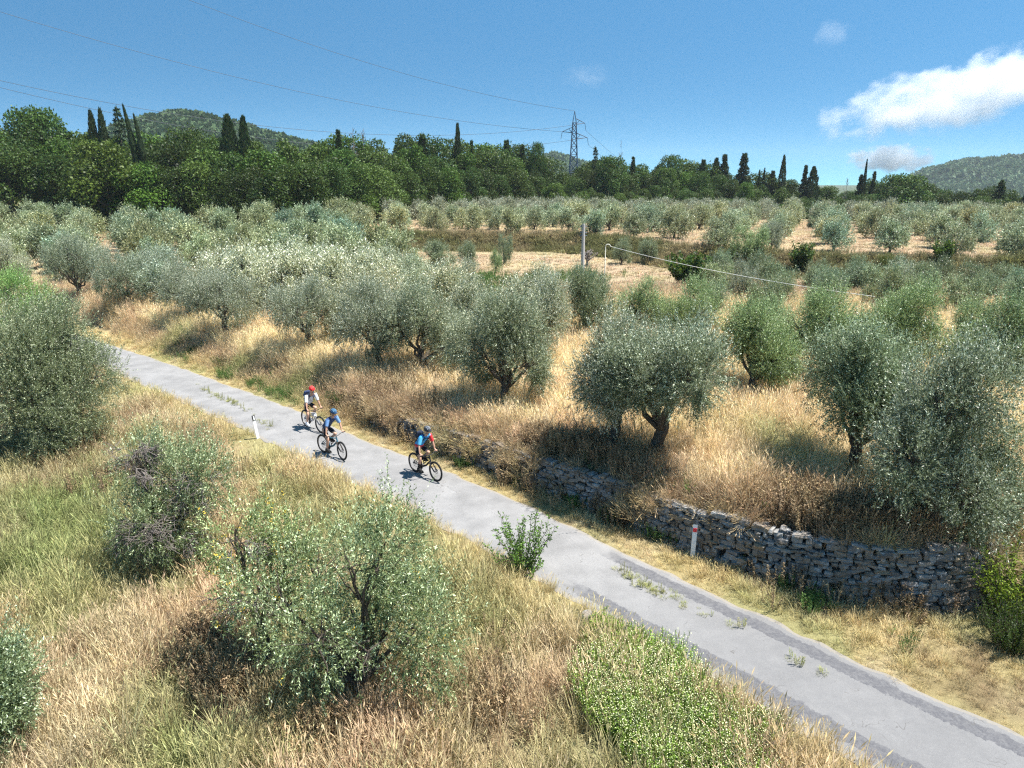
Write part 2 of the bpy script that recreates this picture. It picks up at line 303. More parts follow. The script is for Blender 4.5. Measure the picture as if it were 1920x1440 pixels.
def resample(poly, st):
    P = [np.array(poly[0], float)]
    # Catmull-Rom through the points, then even steps
    pts = np.array(poly, float); out = []
    for a in range(len(pts)-1):
        p0 = pts[max(a-1, 0)]; p1 = pts[a]; p2 = pts[a+1]; p3 = pts[min(a+2, len(pts)-1)]
        for t in np.linspace(0, 1, 30, endpoint=False):
            out.append(.5*(2*p1+(p2-p0)*t+(2*p0-5*p1+4*p2-p3)*t*t+(3*p1-p0-3*p2+p3)*t**3))
    out.append(pts[-1]); out = np.array(out); L = np.concatenate([[0], np.cumsum(np.linalg.norm(np.diff(out, axis=0), axis=1))])
    s = np.arange(0, L[-1], st); return np.stack([np.interp(s, L, out[:, 0]), np.interp(s, L, out[:, 1])], 1), s
def roadmat():
    m = NT('asphalt'); uv = m.n('ShaderNodeUVMap'); uv.uv_map = 'st'; sp = m.n('ShaderNodeSeparateXYZ'); m.l(uv.outputs[0], sp.inputs[0]); s, t = sp.outputs[0], sp.outputs[1]
    P = m.pos(); n1 = m.noise(1.1, 5, P); n2 = m.noise(14, 5, P, .75); n3 = m.noise(75, 3, P, .8); n4 = m.noise(4, 4, P)
    c = m.ramp(n1, [(.32, (.175, .172, .17)), (.66, (.275, .27, .266))])
    st_ = m.noise(.42, 6, P, .65); c = m.mix(m.math('MULTIPLY', m.math('GREATER_THAN', st_, .56), .22), c, (.12, .118, .115)); c = m.mix(m.math('MULTIPLY', n2, .55), c, (.18, .178, .18)); c = m.mix(m.math('MULTIPLY', m.math('GREATER_THAN', n3, .57), .35), c, (.38, .37, .36)); c = m.mix(m.math('MULTIPLY', m.math('LESS_THAN', n3, .42), .45), c, (.09, .09, .093))
    r2 = m.n('ShaderNodeMapRange'); m.l(m.math('ADD', s, m.math('MULTIPLY', n1, 3.0)), r2.inputs[0]); r2.inputs[1].default_value = SROAD+2; r2.inputs[2].default_value = SROAD+7
    rough_ = m.math('MULTIPLY', r2.outputs[0], m.math('ADD', .35, m.math('MULTIPLY', n4, .8))); c = m.mix(m.math('MULTIPLY', rough_, .8, True), c, m.mix(n2, (.11, .11, .116), (.19, .188, .188)))
    # rough dark strips along both sides on the nearer stretch, starting at different places
    def strip(t0, t1, s0):
        tw = m.math('ADD', t, m.math('ADD', m.math('MULTIPLY', m.math('SUBTRACT', n4, .5), .25), m.math('MULTIPLY', m.math('SUBTRACT', n2, .5), .3)))
        a = m.math('MULTIPLY', m.math('GREATER_THAN', tw, t0), m.math('LESS_THAN', tw, t1)); print('strip', t0, s0)
        sw = m.math('ADD', s, m.math('MULTIPLY', n4, 1.5)); r = m.n('ShaderNodeMapRange'); m.l(sw, r.inputs[0]); r.inputs[1].default_value = s0; r.inputs[2].default_value = s0+.8
        return m.math('MULTIPLY', a, r.outputs[0])
    k = m.math('MAXIMUM', strip(.28, .66, SROAD+1.0), strip(2.15, 2.55, SROAD+1.5))
    br = m.n('ShaderNodeTexBrick'); mp = m.n('ShaderNodeMapping'); m.l(uv.outputs[0], mp.inputs[0]); mp.inputs['Scale'].default_value = (6, 9, 1); m.l(mp.outputs[0], br.inputs[0]); br.inputs['Scale'].default_value = 1
    br.inputs['Color1'].default_value = (.07, .07, .08, 1); br.inputs['Color2'].default_value = (.12, .12, .13, 1); br.inputs['Mortar'].default_value = (.17, .17, .175, 1); br.inputs['Mortar Size'].default_value = .08; br.inputs['Mortar Smooth'].default_value = .6
    dk = m.mix(m.math('MULTIPLY', n2, .5), m.mix(.35, (.06, .06, .07), br.outputs[0]), (.13, .13, .137))
    kn = m.n('ShaderNodeMapRange'); m.l(n2, kn.inputs[0]); kn.inputs[1].default_value = .62; kn.inputs[2].default_value = .40
    c = m.mix(m.math('MULTIPLY', k, m.math('ADD', m.math('MULTIPLY', kn.outputs[0], .5), .5, True)), c, dk)
    # cracks
    vo = m.n('ShaderNodeTexVoronoi', feature='DISTANCE_TO_EDGE'); m.l(m.n('ShaderNodeNewGeometry').outputs['Position'], vo.inputs['Vector']); vo.inputs['Scale'].default_value = .9
    wp = m.n('ShaderNodeVectorMath', operation='ADD'); nz = m.n('ShaderNodeTexNoise'); nz.inputs['Scale'].default_value = 2.5; m.l(P, nz.inputs['Vector']); m.l(P, wp.inputs[0]); m.l(nz.outputs['Color'], wp.inputs[1]); m.l(wp.outputs[0], vo.inputs['Vector'])
    cr = m.math('MULTIPLY', m.math('LESS_THAN', vo.outputs['Distance'], .007), m.math('GREATER_THAN', n1, .57))
    c = m.mix(m.math('MULTIPLY', cr, .6), c, (.10, .095, .09))
    # dust and straw blown on to the margins
    ed = m.math('MAXIMUM', m.math('LESS_THAN', m.math('ADD', t, m.math('MULTIPLY', n2, .3)), .28), m.math('GREATER_THAN', m.math('SUBTRACT', t, m.math('MULTIPLY', n2, .3)), 2.55))
    c = m.mix(m.math('MULTIPLY', ed, .5), c, (.28, .245, .19))
    return m.done(m.pr(c, .9, .2, m.math('ADD', n3, n2), .6, .012))
E2, S2 = resample(EDGE[2:], .2)
SROAD = float(S2[int(np.argmin(np.hypot(E2[:, 0]-2.6, E2[:, 1]-18.7)))])
T2 = nrm(np.gradient(E2, axis=0)); N2 = np.stack([-T2[:, 1], T2[:, 0]], 1)      # to the uphill side
if N2[100] @ np.array([1, 1]) < 0: N2 = -N2
ts = np.array([0, .05, .4, .9, 1.4, 1.9, 2.4, 2.8, 2.85])
V = []
for k2 in range(len(S2)):
    j0 = (vn(S2[k2], 0, .5, 71)-.5)*.16; j1 = (vn(S2[k2], 0, .45, 72)-.5)*.2
    for q, tt in enumerate(ts):
        t_ = tt+(j0 if q < 2 else 0)+(j1 if q > 6 else 0); p = E2[k2]-N2[k2]*t_
        V.append((p[0], p[1], (.004 if q in (0, 8) else .03+.02*math.sin(tt/2.85*math.pi))))
mb = MB(); n_ = len(ts); i, j = np.meshgrid(np.arange(len(S2)-1), np.arange(n_-1), indexing='ij')
Fq = np.stack([i*n_+j, (i+1)*n_+j, (i+1)*n_+j+1, i*n_+j+1], -1).reshape(-1, 4)[:, ::-1]
mb.add(V, Fq, 0, .5, True)
M_ROAD = roadmat(); road = mb.obj('road', M_ROAD); tag(road, kind='structure')
uvl = road.data.uv_layers.new(name='st'); li = np.zeros(len(road.data.loops), np.int32); road.data.loops.foreach_get('vertex_index', li)
UV = np.stack([np.repeat(S2, n_), np.tile(ts, len(S2))], 1)[li]; uvl.data.foreach_set('uv', UV.astype(np.float32).ravel())

# ------------------------------------------------------------------ tree makers
def leaves(mb, P, D, L, W, up=None, m=0, t=None, nb=.5):
    """rhombic leaves at P pointing along D; their faces lean towards 'up'"""
    n = len(P); D = nrm(D); up = np.tile([0, 0, 1.], (n, 1)) if up is None else up
    nn = nrm(up+rng.normal(size=(n, 3))*nb); S = nrm(np.cross(D, nn))
    L = np.broadcast_to(np.asarray(L), (n,))[:, None]; W = np.broadcast_to(np.asarray(W), (n,))[:, None]
    V = np.stack([P, P+D*L*.45+S*W*.5, P+D*L, P+D*L*.45-S*W*.5], 1).reshape(-1, 3)
    t = rng.random(n) if t is None else t
    mb.add(V, np.arange(4*n).reshape(n, 4), m, np.repeat(np.clip(t, 0, 1), 4))
def rdir(n, zb=0.0):
    d = rng.normal(size=(n, 3)); d[:, 2] += zb; return nrm(d)
def limb(mb, a, b, r0, r1, k=6, wob=.12, n=6):
    a = np.array(a, float); b = np.array(b, float); t = np.linspace(0, 1, k)[:, None]; L = np.linalg.norm(b-a)
    P = a+(b-a)*t+rng.normal(size=(k, 3))*wob*L*.35*np.sin(t*math.pi); P[:, 2] += .12*L*np.sin(t[:, 0]*math.pi)*0
    tube(mb, P, np.linspace(r0, r1, k), n); return P
def olive(name, hh=3.8, ww=3.8, nsp=2600, k=18, L=.068, W=.021, lobes=8, trunk=.9, lean=(0, 0), low=.25, spiky=.35, dead=0, yellow=0, gap=.0, thick=.16, ncl=170, cr=.21):
    """returns (crown mesh, trunk mesh)"""
    tb = MB(); cb = MB(); top = np.array([lean[0], lean[1], trunk])
    kk = 7; tt = np.linspace(0, 1, kk)[:, None]; P = top*tt+np.stack([np.sin(tt[:, 0]*5+rng.random()*6)*.06, np.cos(tt[:, 0]*4)*.05, tt[:, 0]*0], 1); P[0] = (0, 0, -.25)
    tube(tb, P, thick*np.array([1.7, 1.25, 1, .92, .9, .92, .8]), 10)
    for q in range(3): a = rng.random()*6.28; limb(tb, (math.cos(a)*thick*.5, math.sin(a)*thick*.5, -.1), top*.9+np.array([math.cos(a), math.sin(a), 0])*thick*.35, thick*.75, thick*.45, 5, .05)
    Cs = []; a0 = rng.random()*6.28
    for q in range(lobes):
        a = a0+q*2.4; lv = (q % 3)/2; rr = ww*.5*(.68 if lv < .9 else .34)*(.7+.5*rng.random()); z = hh*(low+.13+(.66-low)*(lv*.75+.3*rng.random()))
        R_ = ww*.5*(.27+.27*rng.random()); z = min(z, hh-R_*.95)
        Cs.append((np.array([math.cos(a)*rr+lean[0], math.sin(a)*rr+lean[1], z]), R_))
    for c, R_ in Cs:
        mid = top+(c-top)*.55+rng.normal(size=3)*.12; limb(tb, P[-2], mid, thick*.55, thick*.3, 5, .15); limb(tb, mid, c+(0, 0, R_*.3), thick*.3, .02, 5, .15, 5)
        for q in range(7):
            d = rdir(1, .3)[0]; limb(tb, mid+(c-mid)*rng.random(), c+d*R_*.85, .022, .006, 4, .2, 4)
    vol = np.array([r**2 for _, r in Cs]); nspt = nsp; nsp = ncl; pick = rng.choice(len(Cs), nsp, p=vol/vol.sum()); C = np.array([c for c, _ in Cs])[pick]; RR = np.array([r for _, r in Cs])[pick]
    u = rdir(nsp, .25); lump = .55+.8*fbm(u[:, 0]*2+pick*3.7, u[:, 1]*2+u[:, 2]*1.7, .55, 5)
    rad = (rng.random(nsp)**.5*.42+.60)*lump
    B = C+u*RR[:, None]*rad[:, None]*np.array([1, 1, .92])
    cw = .4+rng.random(ncl); I = rng.choice(ncl, nspt, p=cw/cw.sum()); nsp = nspt; cs = cr*(.6+.8*rng.random(ncl))[I][:, None]
    off = rng.normal(size=(nsp, 3))*cs*np.array([.75, .75, 1.3]); B = B[I]+off; u = nrm(u[I]+off/cs*.4)
    if gap: keep = fbm(B[:, 0]+B[:, 2]*.7, B[:, 1]-B[:, 2]*.5, .6, 9) > gap; B = B[keep]; u = u[keep]; nsp = len(B)
    B[:, 2] = np.maximum(B[:, 2], hh*low*.8+.2*rng.random(nsp))
    hi = ss(-.2, .8, u[:, 2])[:, None]
    sd_ = nrm(u*.8+np.array([0, 0, 1.])*(hi*1.3-.35)+rng.normal(size=(nsp, 3))*.35)
    sl = (.22+spiky*1.5*rng.random(nsp)**2*hi[:, 0]+.1*rng.random(nsp))
    st = np.clip(rng.normal(.5, .22, nsp), 0, 1)
    q = np.tile(np.linspace(.05, 1, k), nsp); I = np.repeat(np.arange(nsp), k); s = sl[I]*q
    PP = B[I]+sd_[I]*s[:, None]+np.array([0, 0, -.25])*(s**2)[:, None]*(1-hi[I])
    rad_ = rdir(nsp*k); D = nrm(sd_[I]*.75+rad_*.75)
    PP = PP+rng.normal(size=PP.shape)*.012
    leaves(cb, PP, D, L*(.7+.6*rng.random(nsp*k)), W, nrm(u[I]*.6+np.array([0, 0, .8])), 0, np.clip(st[I]*.6+.4*rng.random(nsp*k), 0, 1), .75)
    if yellow:
        zz = rng.choice(nsp, yellow); I = np.repeat(zz, 9); PP = B[I]+sd_[I]*(sl[I]*rng.random(len(I)))[:, None]; leaves(cb, PP, rdir(len(I)), .07, .025, None, 1, rng.random(len(I)), 1)
    if dead:
        db = MB()
        for q in range(dead):
            c, R_ = Cs[rng.integers(len(Cs))]; d = nrm(rdir(1, -.1)[0]+np.array([.1, -.9, 0])); a = c+d*R_*.75
            for z_ in range(3):
                e_ = a+nrm(d+rng.normal(size=3)*.6)*R_*(.45+.35*rng.random())+(0, 0, -.12); Pm = limb(db, a, e_, .014, .006, 4, .25, 3)
                for y_ in range(3): limb(db, Pm[2], Pm[2]+nrm(d+rng.normal(size=3)*.9)*.32, .008, .005, 3, .2, 3)
        return cb, tb, db
    return cb, tb
PROTO = {}
def tree_obj(kind, name, loc, rz=0, s=(1, 1, 1), color=(1, 1, 1), label=None, cat='tree', group=None):
    """a tree: an Empty at its foot with crown and trunk; every copy shares its kind's mesh data"""
    o = empty(name, (float(loc[0]), float(loc[1]), float(loc[2])-.03), rz); o.scale = s; tag(o, label, cat, group)
    for pn, me in PROTO[kind].items():
        c = bpy.data.objects.new(pn, me); COL.objects.link(c); c.parent = o; c.color = (*color, 1)
    return o
def reg(kind, cb, tb, mats, extra=None, cn='crown'):
    PROTO[kind] = {cn: cb.data(kind+'_crown', mats), 'trunk': tb.data(kind+'_trunk', M_BARK)}
    if extra: PROTO[kind]['dead_twigs'] = extra.data(kind+'_twigs', M_TWIG)

# near olives: each its own mesh
def near_olive(i, bx, by, ty, wpx, label, color=(1, 1, 1), group='olive trees on the stone-walled terrace', gxy=None, **kw):
    g = G(bx, by) if gxy is None else gxy; _, _, dep = proj(g); z1 = ZTOP(bx, ty, g[1]-wpx/F*dep*.12); hh = max(z1-g[2], 2.0); ww = wpx/F*float(dep)
    kw = dict(kw); kw['nsp'] = int(kw['nsp']*2.1*(.6 if kw.get('gap') else 1)); r = olive(f'olive{i}', hh=hh/1.04, ww=ww*.86, **kw); dd = r[2] if len(r) > 2 else None
    mats = [M_OLIVE, M_YEL] if kw.get('yellow') else M_OLIVE
    reg(f'near{i}', r[0], r[1], mats, dd)
    tree_obj(f'near{i}', 'olive_tree', g, 0, (1, 1, 1), color, label, 'olive tree', group)
    near_xy.append((g[0], g[1], ww*.5))
near_xy = []
SIL = (1.25, 1.25, 1.25); GRY = (.95, .98, .98); GRN = (.85, 1.05, .68); DRK = (.7, .8, .66)
FG = 'olive trees on the slope below the road'
NEAR = [
 (118, 850, 580, 245, 'big dense olive tree with a dark shaded skirt, beside the far end of the road', (.82, .88, .72), FG, dict(ncl=520, cr=.3, nsp=7000, lobes=15, trunk=.8, low=.12, spiky=.3, thick=.24)),
 (320, 1065, 765, 205, 'olive tree full of grey dead twigs below the black and white roadside post', (.92, 1.05, .8), FG, dict(nsp=3000, lobes=9, trunk=.4, low=.1, dead=85, gap=.36)),
 (520, 1275, 935, 205, 'thin sparse olive tree with yellowing leaves and a bare leaning trunk', (1.05, 1.2, .75), FG, dict(nsp=900, lobes=6, trunk=1.5, lean=(-.25, .1), low=.42, yellow=45, gap=.42, dead=22, thick=.08)),
 (675, 1330, 955, 400, 'wide open-crowned green olive tree in the grass at the bottom of the slope', (.95, 1.1, .82), FG, dict(ncl=300, nsp=3300, lobes=11, trunk=.7, low=.14, gap=.36, spiky=.45, yellow=14, thick=.13)),
 (-25, 1425, 1195, 170, 'olive tree cut off by the left edge, in the bottom left corner', (.95, 1.1, .9), FG, dict(nsp=2200, lobes=6, trunk=.4, low=.1)),
 (425, 632, 505, 150, 'round silvery olive tree on the bank above the far bend of the road', GRY, None, dict(nsp=2000, trunk=1.1, low=.3)),
 (590, 662, 530, 155, 'small olive tree with a curved bare trunk in straw-coloured grass', GRY, None, dict(nsp=1900, trunk=1.4, lean=(-.35, 0), low=.4)),
 (355, 602, 500, 115, 'narrow olive tree with a pale trunk just behind the round silvery one', GRY, None, dict(nsp=1500, trunk=1.3, low=.38)),
 (712, 692, 535, 165, 'dark olive tree with a straight visible trunk behind the red-helmeted cyclist', GRY, None, dict(nsp=2600, trunk=1.3, low=.36)),
 (795, 700, 520, 180, 'bushy olive tree touching the darker one, left of the wide dark olive', (1.0, 1.05, .98), None, dict(nsp=2600, trunk=.8, low=.15)),
 (945, 765, 545, 205, 'large olive tree in shade above the middle of the dry-stone wall', (.95, 1.0, .92), None, dict(nsp=3600, lobes=10, trunk=1.0, low=.24)),
 (1015, 690, 512, 120, 'silver-topped olive tree rising behind the large shaded olive', SIL, None, dict(nsp=1900, trunk=1.0, low=.2)),
 (1150, 850, 580, 160, 'tall olive tree with a bright silver top, left of a pair above the wall', (1.12, 1.12, 1.12), None, dict(nsp=3000, lobes=9, trunk=1.1, low=.32)),
 (1228, 865, 590, 250, 'spreading olive tree with thick dark double trunk above the wall', (.95, 1.02, .98), None, dict(nsp=3800, lobes=10, trunk=1.3, low=.40, lean=(.15, 0), thick=.2)),
 (1600, 890, 610, 230, 'broad grey-green olive tree left of the biggest olive on the terrace', (.85, .98, .85), None, dict(nsp=3800, lobes=10, trunk=1.0, low=.32)),
 (1745, 1000, 625, 275, 'biggest dark grey olive tree standing close behind the right end of the wall', (.8, .88, .86), None, dict(ncl=420, nsp=5600, lobes=13, trunk=.9, low=.05, thick=.2, gap=.2)),
 (1855, 990, 790, 115, 'low olive shoots beside the biggest olive, above the yellow-green shrub', (.8, .9, .82), None, dict(nsp=1300, lobes=5, trunk=.5, low=.1, gap=.3)),
 (1410, 742, 555, 150, 'olive tree with a low crooked trunk in the second row behind the pair', GRN, None, dict(nsp=2400, trunk=.8, low=.18)),
 (1100, 640, 495, 115, 'dark upright olive tree standing alone behind the silver-topped pair', DRK, None, dict(nsp=2200, trunk=.8, low=.2)),
 (1545, 720, 545, 170, 'light green olive tree behind the broad grey-green olive', GRN, None, dict(nsp=2400, trunk=.8, low=.2)),
 (1690, 700, 545, 190, 'rounded light green olive tree behind the biggest olive', GRN, None, dict(nsp=2600, trunk=.8, low=.2)),
 (1890, 735, 560, 160, 'dark green olive tree cut by the right edge of the picture', (.75, .95, .7), None, dict(nsp=2600, trunk=.8, low=.15)),
 (1290, 640, 535, 130, 'olive-green tree behind the spreading double-trunked olive', GRN, None, dict(nsp=2000, trunk=.8, low=.2)),
 (1205, 630, 530, 100, 'small light green olive tree right of the dark upright olive', GRN, None, dict(nsp=1500, trunk=.8, low=.2)),
 (240, 578, 462, 125, 'grey olive tree with a slanting trunk left of the dry bank', (.85, .92, .9), None, dict(nsp=2300, trunk=1.0, low=.3)),
 (150, 560, 440, 120, 'dark grey olive tree left of the slanting-trunked one', (.8, .88, .85), None, dict(nsp=2200, trunk=1.0, low=.3)),
 (45, 650, 515, 150, 'fresh green olive tree behind the big dense olive by the road', (.75, 1.15, .5), FG, dict(nsp=2500, trunk=.7, low=.1)),
 (20, 545, 445, 110, 'silvery olive tree at the left edge above the fresh green one', SIL, None, dict(nsp=1800, trunk=.8, low=.2)),
 (870, 600, 483, 75, 'slim bright silver olive tree poking up in front of the vivid green weeds', SIL, None, dict(nsp=900, trunk=.8, low=.2, lobes=5)),
]
for n_i, (bx, by, ty, wp, lab, colr, grp, kw) in enumerate(NEAR):
    near_olive(n_i, bx, by, ty, wp, lab, colr, grp or 'olive trees on the stone-walled terrace', **kw)

def fdist(px): return np.interp(px, [-60, 0, 300, 520, 640, 800, 1000, 1300, 1600, 1750, 1930], [120, 122, 122, 118, 126, 150, 175, 182, 180, 165, 150])
LM = [(40, 'left edge'), (208, 'cypress pair'), (290, 'leaning cypress'), (460, 'two broad cypresses'), (575, 'far hill foot'), (680, 'bare dead trees'), (861, 'single tall cypress'), (950, 'pointed pine'), (1068, 'pylon'), (1160, 'needle-thin dead tree'), (1252, 'round treetop'), (1350, 'conifer group'), (1461, 'upright cypress'), (1518, 'wide dark cypress'), (1614, 'pencil-thin cypress'), (1700, 'big round oak'), (1868, 'pale-topped pine'), (1960, 'right edge')]
ORD = ['first', 'second', 'third', 'fourth', 'fifth', 'sixth', 'seventh', 'eighth', 'ninth', 'tenth', 'eleventh', 'twelfth', 'thirteenth', 'fourteenth', 'fifteenth', 'sixteenth', 'seventeenth', 'eighteenth']
def name_each(items, what, where, bands):
    """items: (object, x, y). A label of its own for each: its band of the field, the skyline landmark above it, its count from the left"""
    items = sorted(items, key=lambda t: t[2]); nb = len(bands); bk = {}
    for q, (o, x, y) in enumerate(items):
        px = float(proj((x, y, float(h(x, y))))[0]); lm = min(LM, key=lambda l: abs(l[0]-px))[1]; bk.setdefault((min(q*nb//len(items), nb-1), lm), []).append((px, o))
    for (b_, lm), L_ in bk.items():
        L_.sort(key=lambda t: t[0])
        for q, (px, o) in enumerate(L_):
            cnt = 'alone' if len(L_) == 1 else ORD[min(q, 17)]+' from left'
            o['label'] = f'{what} {cnt} below the {lm}, {bands[b_]} {where}' if 'edge' not in lm else f'{what}, {cnt} near the {lm}, {bands[b_]} {where}'
# middle-distance and far olive kinds
for q in range(6): reg(f'mid{q}', *olive('m', hh=3.5, ww=3.4, nsp=2600, k=10, L=.11, W=.036, ncl=85, cr=.22, lobes=7+q % 3, trunk=.75, low=.14, spiky=.35), M_OLIVE)
for q in range(6): reg(f'far{q}', *olive('f', hh=3.6, ww=3.7, nsp=1500, k=8, L=.17, W=.065, ncl=60, cr=.25, lobes=7+q % 3, trunk=.9, low=.12, spiky=.3), M_OLIVE)
placed = list(near_xy)
def free(x, y, r):
    return all((x-a)**2+(y-b)**2 > (r+c*.8)**2 for a, b, c in placed)
def put_olive(kind, x, y, s, color, label, group):
    z = float(h(x, y)); placed.append((x, y, 1.2)); a = rng.random()*6.28
    return tree_obj(kind, 'olive_tree', (x, y, z), a, (s*(.9+.25*rng.random()), s*(.9+.25*rng.random()), s), color, label, 'olive tree', group)
n_ol = 0
# the silver row in the left middle distance and other single trees one can point at
SING = [(425, 585, 484, 'frosty silver olive tree at the left end of the brightest row'), (480, 588, 474, 'second frosty silver olive tree from the left of the brightest row'), (535, 590, 470, 'frosty silver olive tree at the crest of the brightest row'),
        (590, 592, 474, 'frosty silver olive tree right of the crest of the brightest row'), (645, 590, 478, 'frosty silver olive tree near the right of the brightest row'), (700, 590, 486, 'last frosty silver olive tree of the brightest row, on the right')]
for px, by, ty, lab in SING:
    g = G(px, by); s = (ZTOP(px, ty, g[1])-g[2])/3.5
    tree_obj(f'mid{n_ol % 6}', 'olive_tree', g, rng.random()*6, (s*1.15, s*1.15, s*1.05), (1.75, 1.7, 1.7), lab, 'olive tree', 'silvery olive trees in the bright middle row'); placed.append((g[0], g[1], 1.3)); n_ol += 1
for px, by, wd, ty, lab, colr in [(945, 497, 28, 440, 'olive tree with a forked trunk standing alone on the lower dry field', DRK), (930, 512, 22, 470, 'thin leaning young olive in front of the forked one', GRN), (1165, 497, 36, 448, 'left of two dark olive trees right of the concrete pole', DRK), (1217, 497, 36, 448, 'right of two dark olive trees right of the concrete pole', DRK),
        (820, 500, 60, 453, 'wide olive tree at the left of the lower dry field', DRK), (875, 505, 40, 458, 'narrow olive tree next to the wide one on the lower dry field', DRK), (1398, 484, 66, 424, 'full twin-headed olive tree at the front corner of the upper field', GRN),
        (1385, 572, 50, 492, 'grey olive tree between the dark fig bush and the hedge of olives', GRY), (1680, 562, 55, 492, 'grey-leaved olive tree right of the small round yellow-green bush', SIL), (1445, 470, 40, 415, 'olive tree with a see-through crown beside the twin-headed one', GRY)]:
    g = G(px, by); _, _, dep = proj(g); s = (ZTOP(px, ty, g[1])-g[2])/3.55; sw = wd/F*float(dep)/3.5
    tree_obj(f'mid{n_ol % 6}', 'olive_tree', g, rng.random()*6, (sw, sw, s), colr, lab, 'olive tree', 'olive trees standing out on the dry fields'); placed.append((g[0], g[1], 1.6)); n_ol += 1
REST = []
def rows(poly_test, x0, x1, y0, y1, dx, dy, ang, jit, cap, smin, smax, colf, label, group, kinds, r=1.3):
    global n_ol; ITEMS = []
    ca_, sa_ = math.cos(ang), math.sin(ang); k = 0
    cx, cy_ = (x0+x1)/2, (y0+y1)/2; R_ = math.hypot(x1-x0, y1-y0)/2; pts = []
    for a in np.arange(-R_, R_, dx):
        for b_ in np.arange(-R_, R_, dy):
            x = cx+a*ca_-b_*sa_+rng.normal()*jit; y = cy_+a*sa_+b_*ca_+rng.normal()*jit
            if x0 < x < x1 and y0 < y < y1 and poly_test(x, y): pts.append((x, y))
    pts.sort(key=lambda p: p[1])
    for x, y in pts:
        if not free(x, y, r): continue
        if k >= cap: placed.append((x, y, 1.2)); REST.append((x, y)); continue
        px, py, _ = proj((x, y, float(h(x, y))+2))
        if px < -70 or px > 1990: continue
        kd = kinds+str(rng.integers(6)); ITEMS.append((put_olive(kd, x, y, smin+(smax-smin)*rng.random(), colf(x, y), None, group), x, y)); k += 1; n_ol += 1
    name_each(ITEMS, *label); return k
def cv(base, v=.12):
    def f(x, y): k = 1+rng.normal()*v; g_ = rng.normal()*.06; return tuple(np.array(base)*k*np.array([1+g_, 1, 1-g_]))
    return f
def kb(x, y): return float(sdist(np.array(x), np.array(y), BANK)[0])
def bb(x, y): return float(sdist(np.array(x), np.array(y), BND)[0])
pxof = lambda x, y: float(proj((x, y, float(h(x, y))))[0])
c1 = rows(lambda x, y: bb(x, y) > 3 and pxof(x, y) < 400+.0*y and y < 62 or (y < 62 and bb(x, y) > 6 and pxof(x, y) < 780 and y > 47), -45, -2, 36, 62, 5.2, 5.2, .55, .5, 45, .86, 1.02, cv((1.15, 1.18, 1.12)), ('grey-green olive', 'of lower left grove', ('front', 'back')), 'olive trees packed in the lower left grove', 'mid')
c2 = rows(lambda x, y: y < fdist(pxof(x, y))-6 and (pxof(x, y) < 660-1.0*max(0, 95-y) or (y < 80 and pxof(x, y) < 760)), -110, -8, 62, 130, 5.8, 5.9, .5, .6, 80, .86, 1.12, cv((.95, 1.05, .85)), ('grey-green olive', 'of upper left grove', ('front row', 'second row', 'third row', 'back row')), 'olive trees packed in the upper left grove', 'far')
c3 = rows(lambda x, y: kb(x, y) > 2.8 and pxof(x, y) > 640 and not (pxof(x, y) < 700 and y > 140), -45, 120, 62, 168, 5.4, 8.3, -.38, .45, 100, .72, .92, cv((1.05, 1.1, .92)), ('rounded olive', 'of upper field', ('front row', 'second row', 'third row', 'fourth row', 'back row')), 'olive trees in rows on the upper field', 'far', 1.5)
c4 = rows(lambda x, y: kb(x, y) < -2 and pxof(x, y) > 1280, 12, 60, 45, 68, 3.7, 5.2, -.3, .35, 42, .62, .78, cv((.68, .8, .64)), ('dark low olive bush', 'of bank hedge', ('front', 'back')), 'dark low olives below the upper field', 'mid', .7)
c5 = rows(lambda x, y: pxof(x, y) > 1180 and y > 30 or pxof(x, y) > 1500, 8, 46, 27, 39, 4.3, 4.8, .2, .5, 30, .62, .80, cv((.95, 1.12, .75)), ('green olive', 'of middle rows', ('front', 'back')), 'olive trees in the middle rows', 'mid', .9)
c6 = rows(lambda x, y: 560 < pxof(x, y) < 1180 and bb(x, y) > 6 and y < 46, -20, 10, 30, 46, 4.8, 4.8, .2, .5, 14, .9, 1.05, cv((1.25, 1.25, 1.2)), ('silver-green olive', 'behind terrace front', ('just', 'further')), 'olive trees behind the terrace front', 'mid', 1.3)
print('OLIVES', len(NEAR)+n_ol, c1, c2, c3, c4, c5, c6)

REST0 = list(REST)
# ------------------------------------------------------------------ forest kinds
def broad(hh=12, ww=9, n=8500, L=.55, lob=16, low=.08, mat=M_BROAD):
    tb = MB(); cb = MB(); limb(tb, (0, 0, -.5), (.2, .1, hh*.5), .32, .16, 7, .05, 8); Cs = []
    for q in range(lob):
        a = q*2.4+rng.random(); lv = q/(lob-1); z = hh*(low+.16+(.70-low)*lv+.06*rng.normal()); rr = ww*.5*math.sin(math.pi*(.28+.62*lv))*.72*(.75+.4*rng.random()); R_ = ww*(.15+.09*rng.random()); Cs.append((np.array([math.cos(a)*rr, math.sin(a)*rr, min(z, hh-R_)]), R_))
    Cs.append((np.array([0, 0, hh*.55]), ww*.27))
    for c, R_ in Cs: limb(tb, (.1, .05, min(c[2]*.6, hh*.45)), c, .12, .03, 5, .12, 5)
    p = np.array([r**2 for _, r in Cs]); pk = rng.choice(len(Cs), n, p=p/p.sum()); C = np.array([c for c, _ in Cs])[pk]; RR = np.array([r for _, r in Cs])[pk]
    u = rdir(n, .35); lump = .62+.7*fbm(u[:, 0]*2+pk*5.1, u[:, 1]*2+u[:, 2]*2.3, .45, 5); rad = (rng.random(n)**.4*.5+.55)*lump
    P = C+u*(RR*rad)[:, None]; P[:, 2] = np.maximum(P[:, 2], hh*.03+.3*rng.random(n)); lt = rng.random(len(Cs))[pk]
    leaves(cb, P, rdir(n), L*(.6+.8*rng.random(n)), L*.75, u, 0, np.clip(.35*lt+.65*rng.random(n), 0, 1), .75)
    return cb, tb
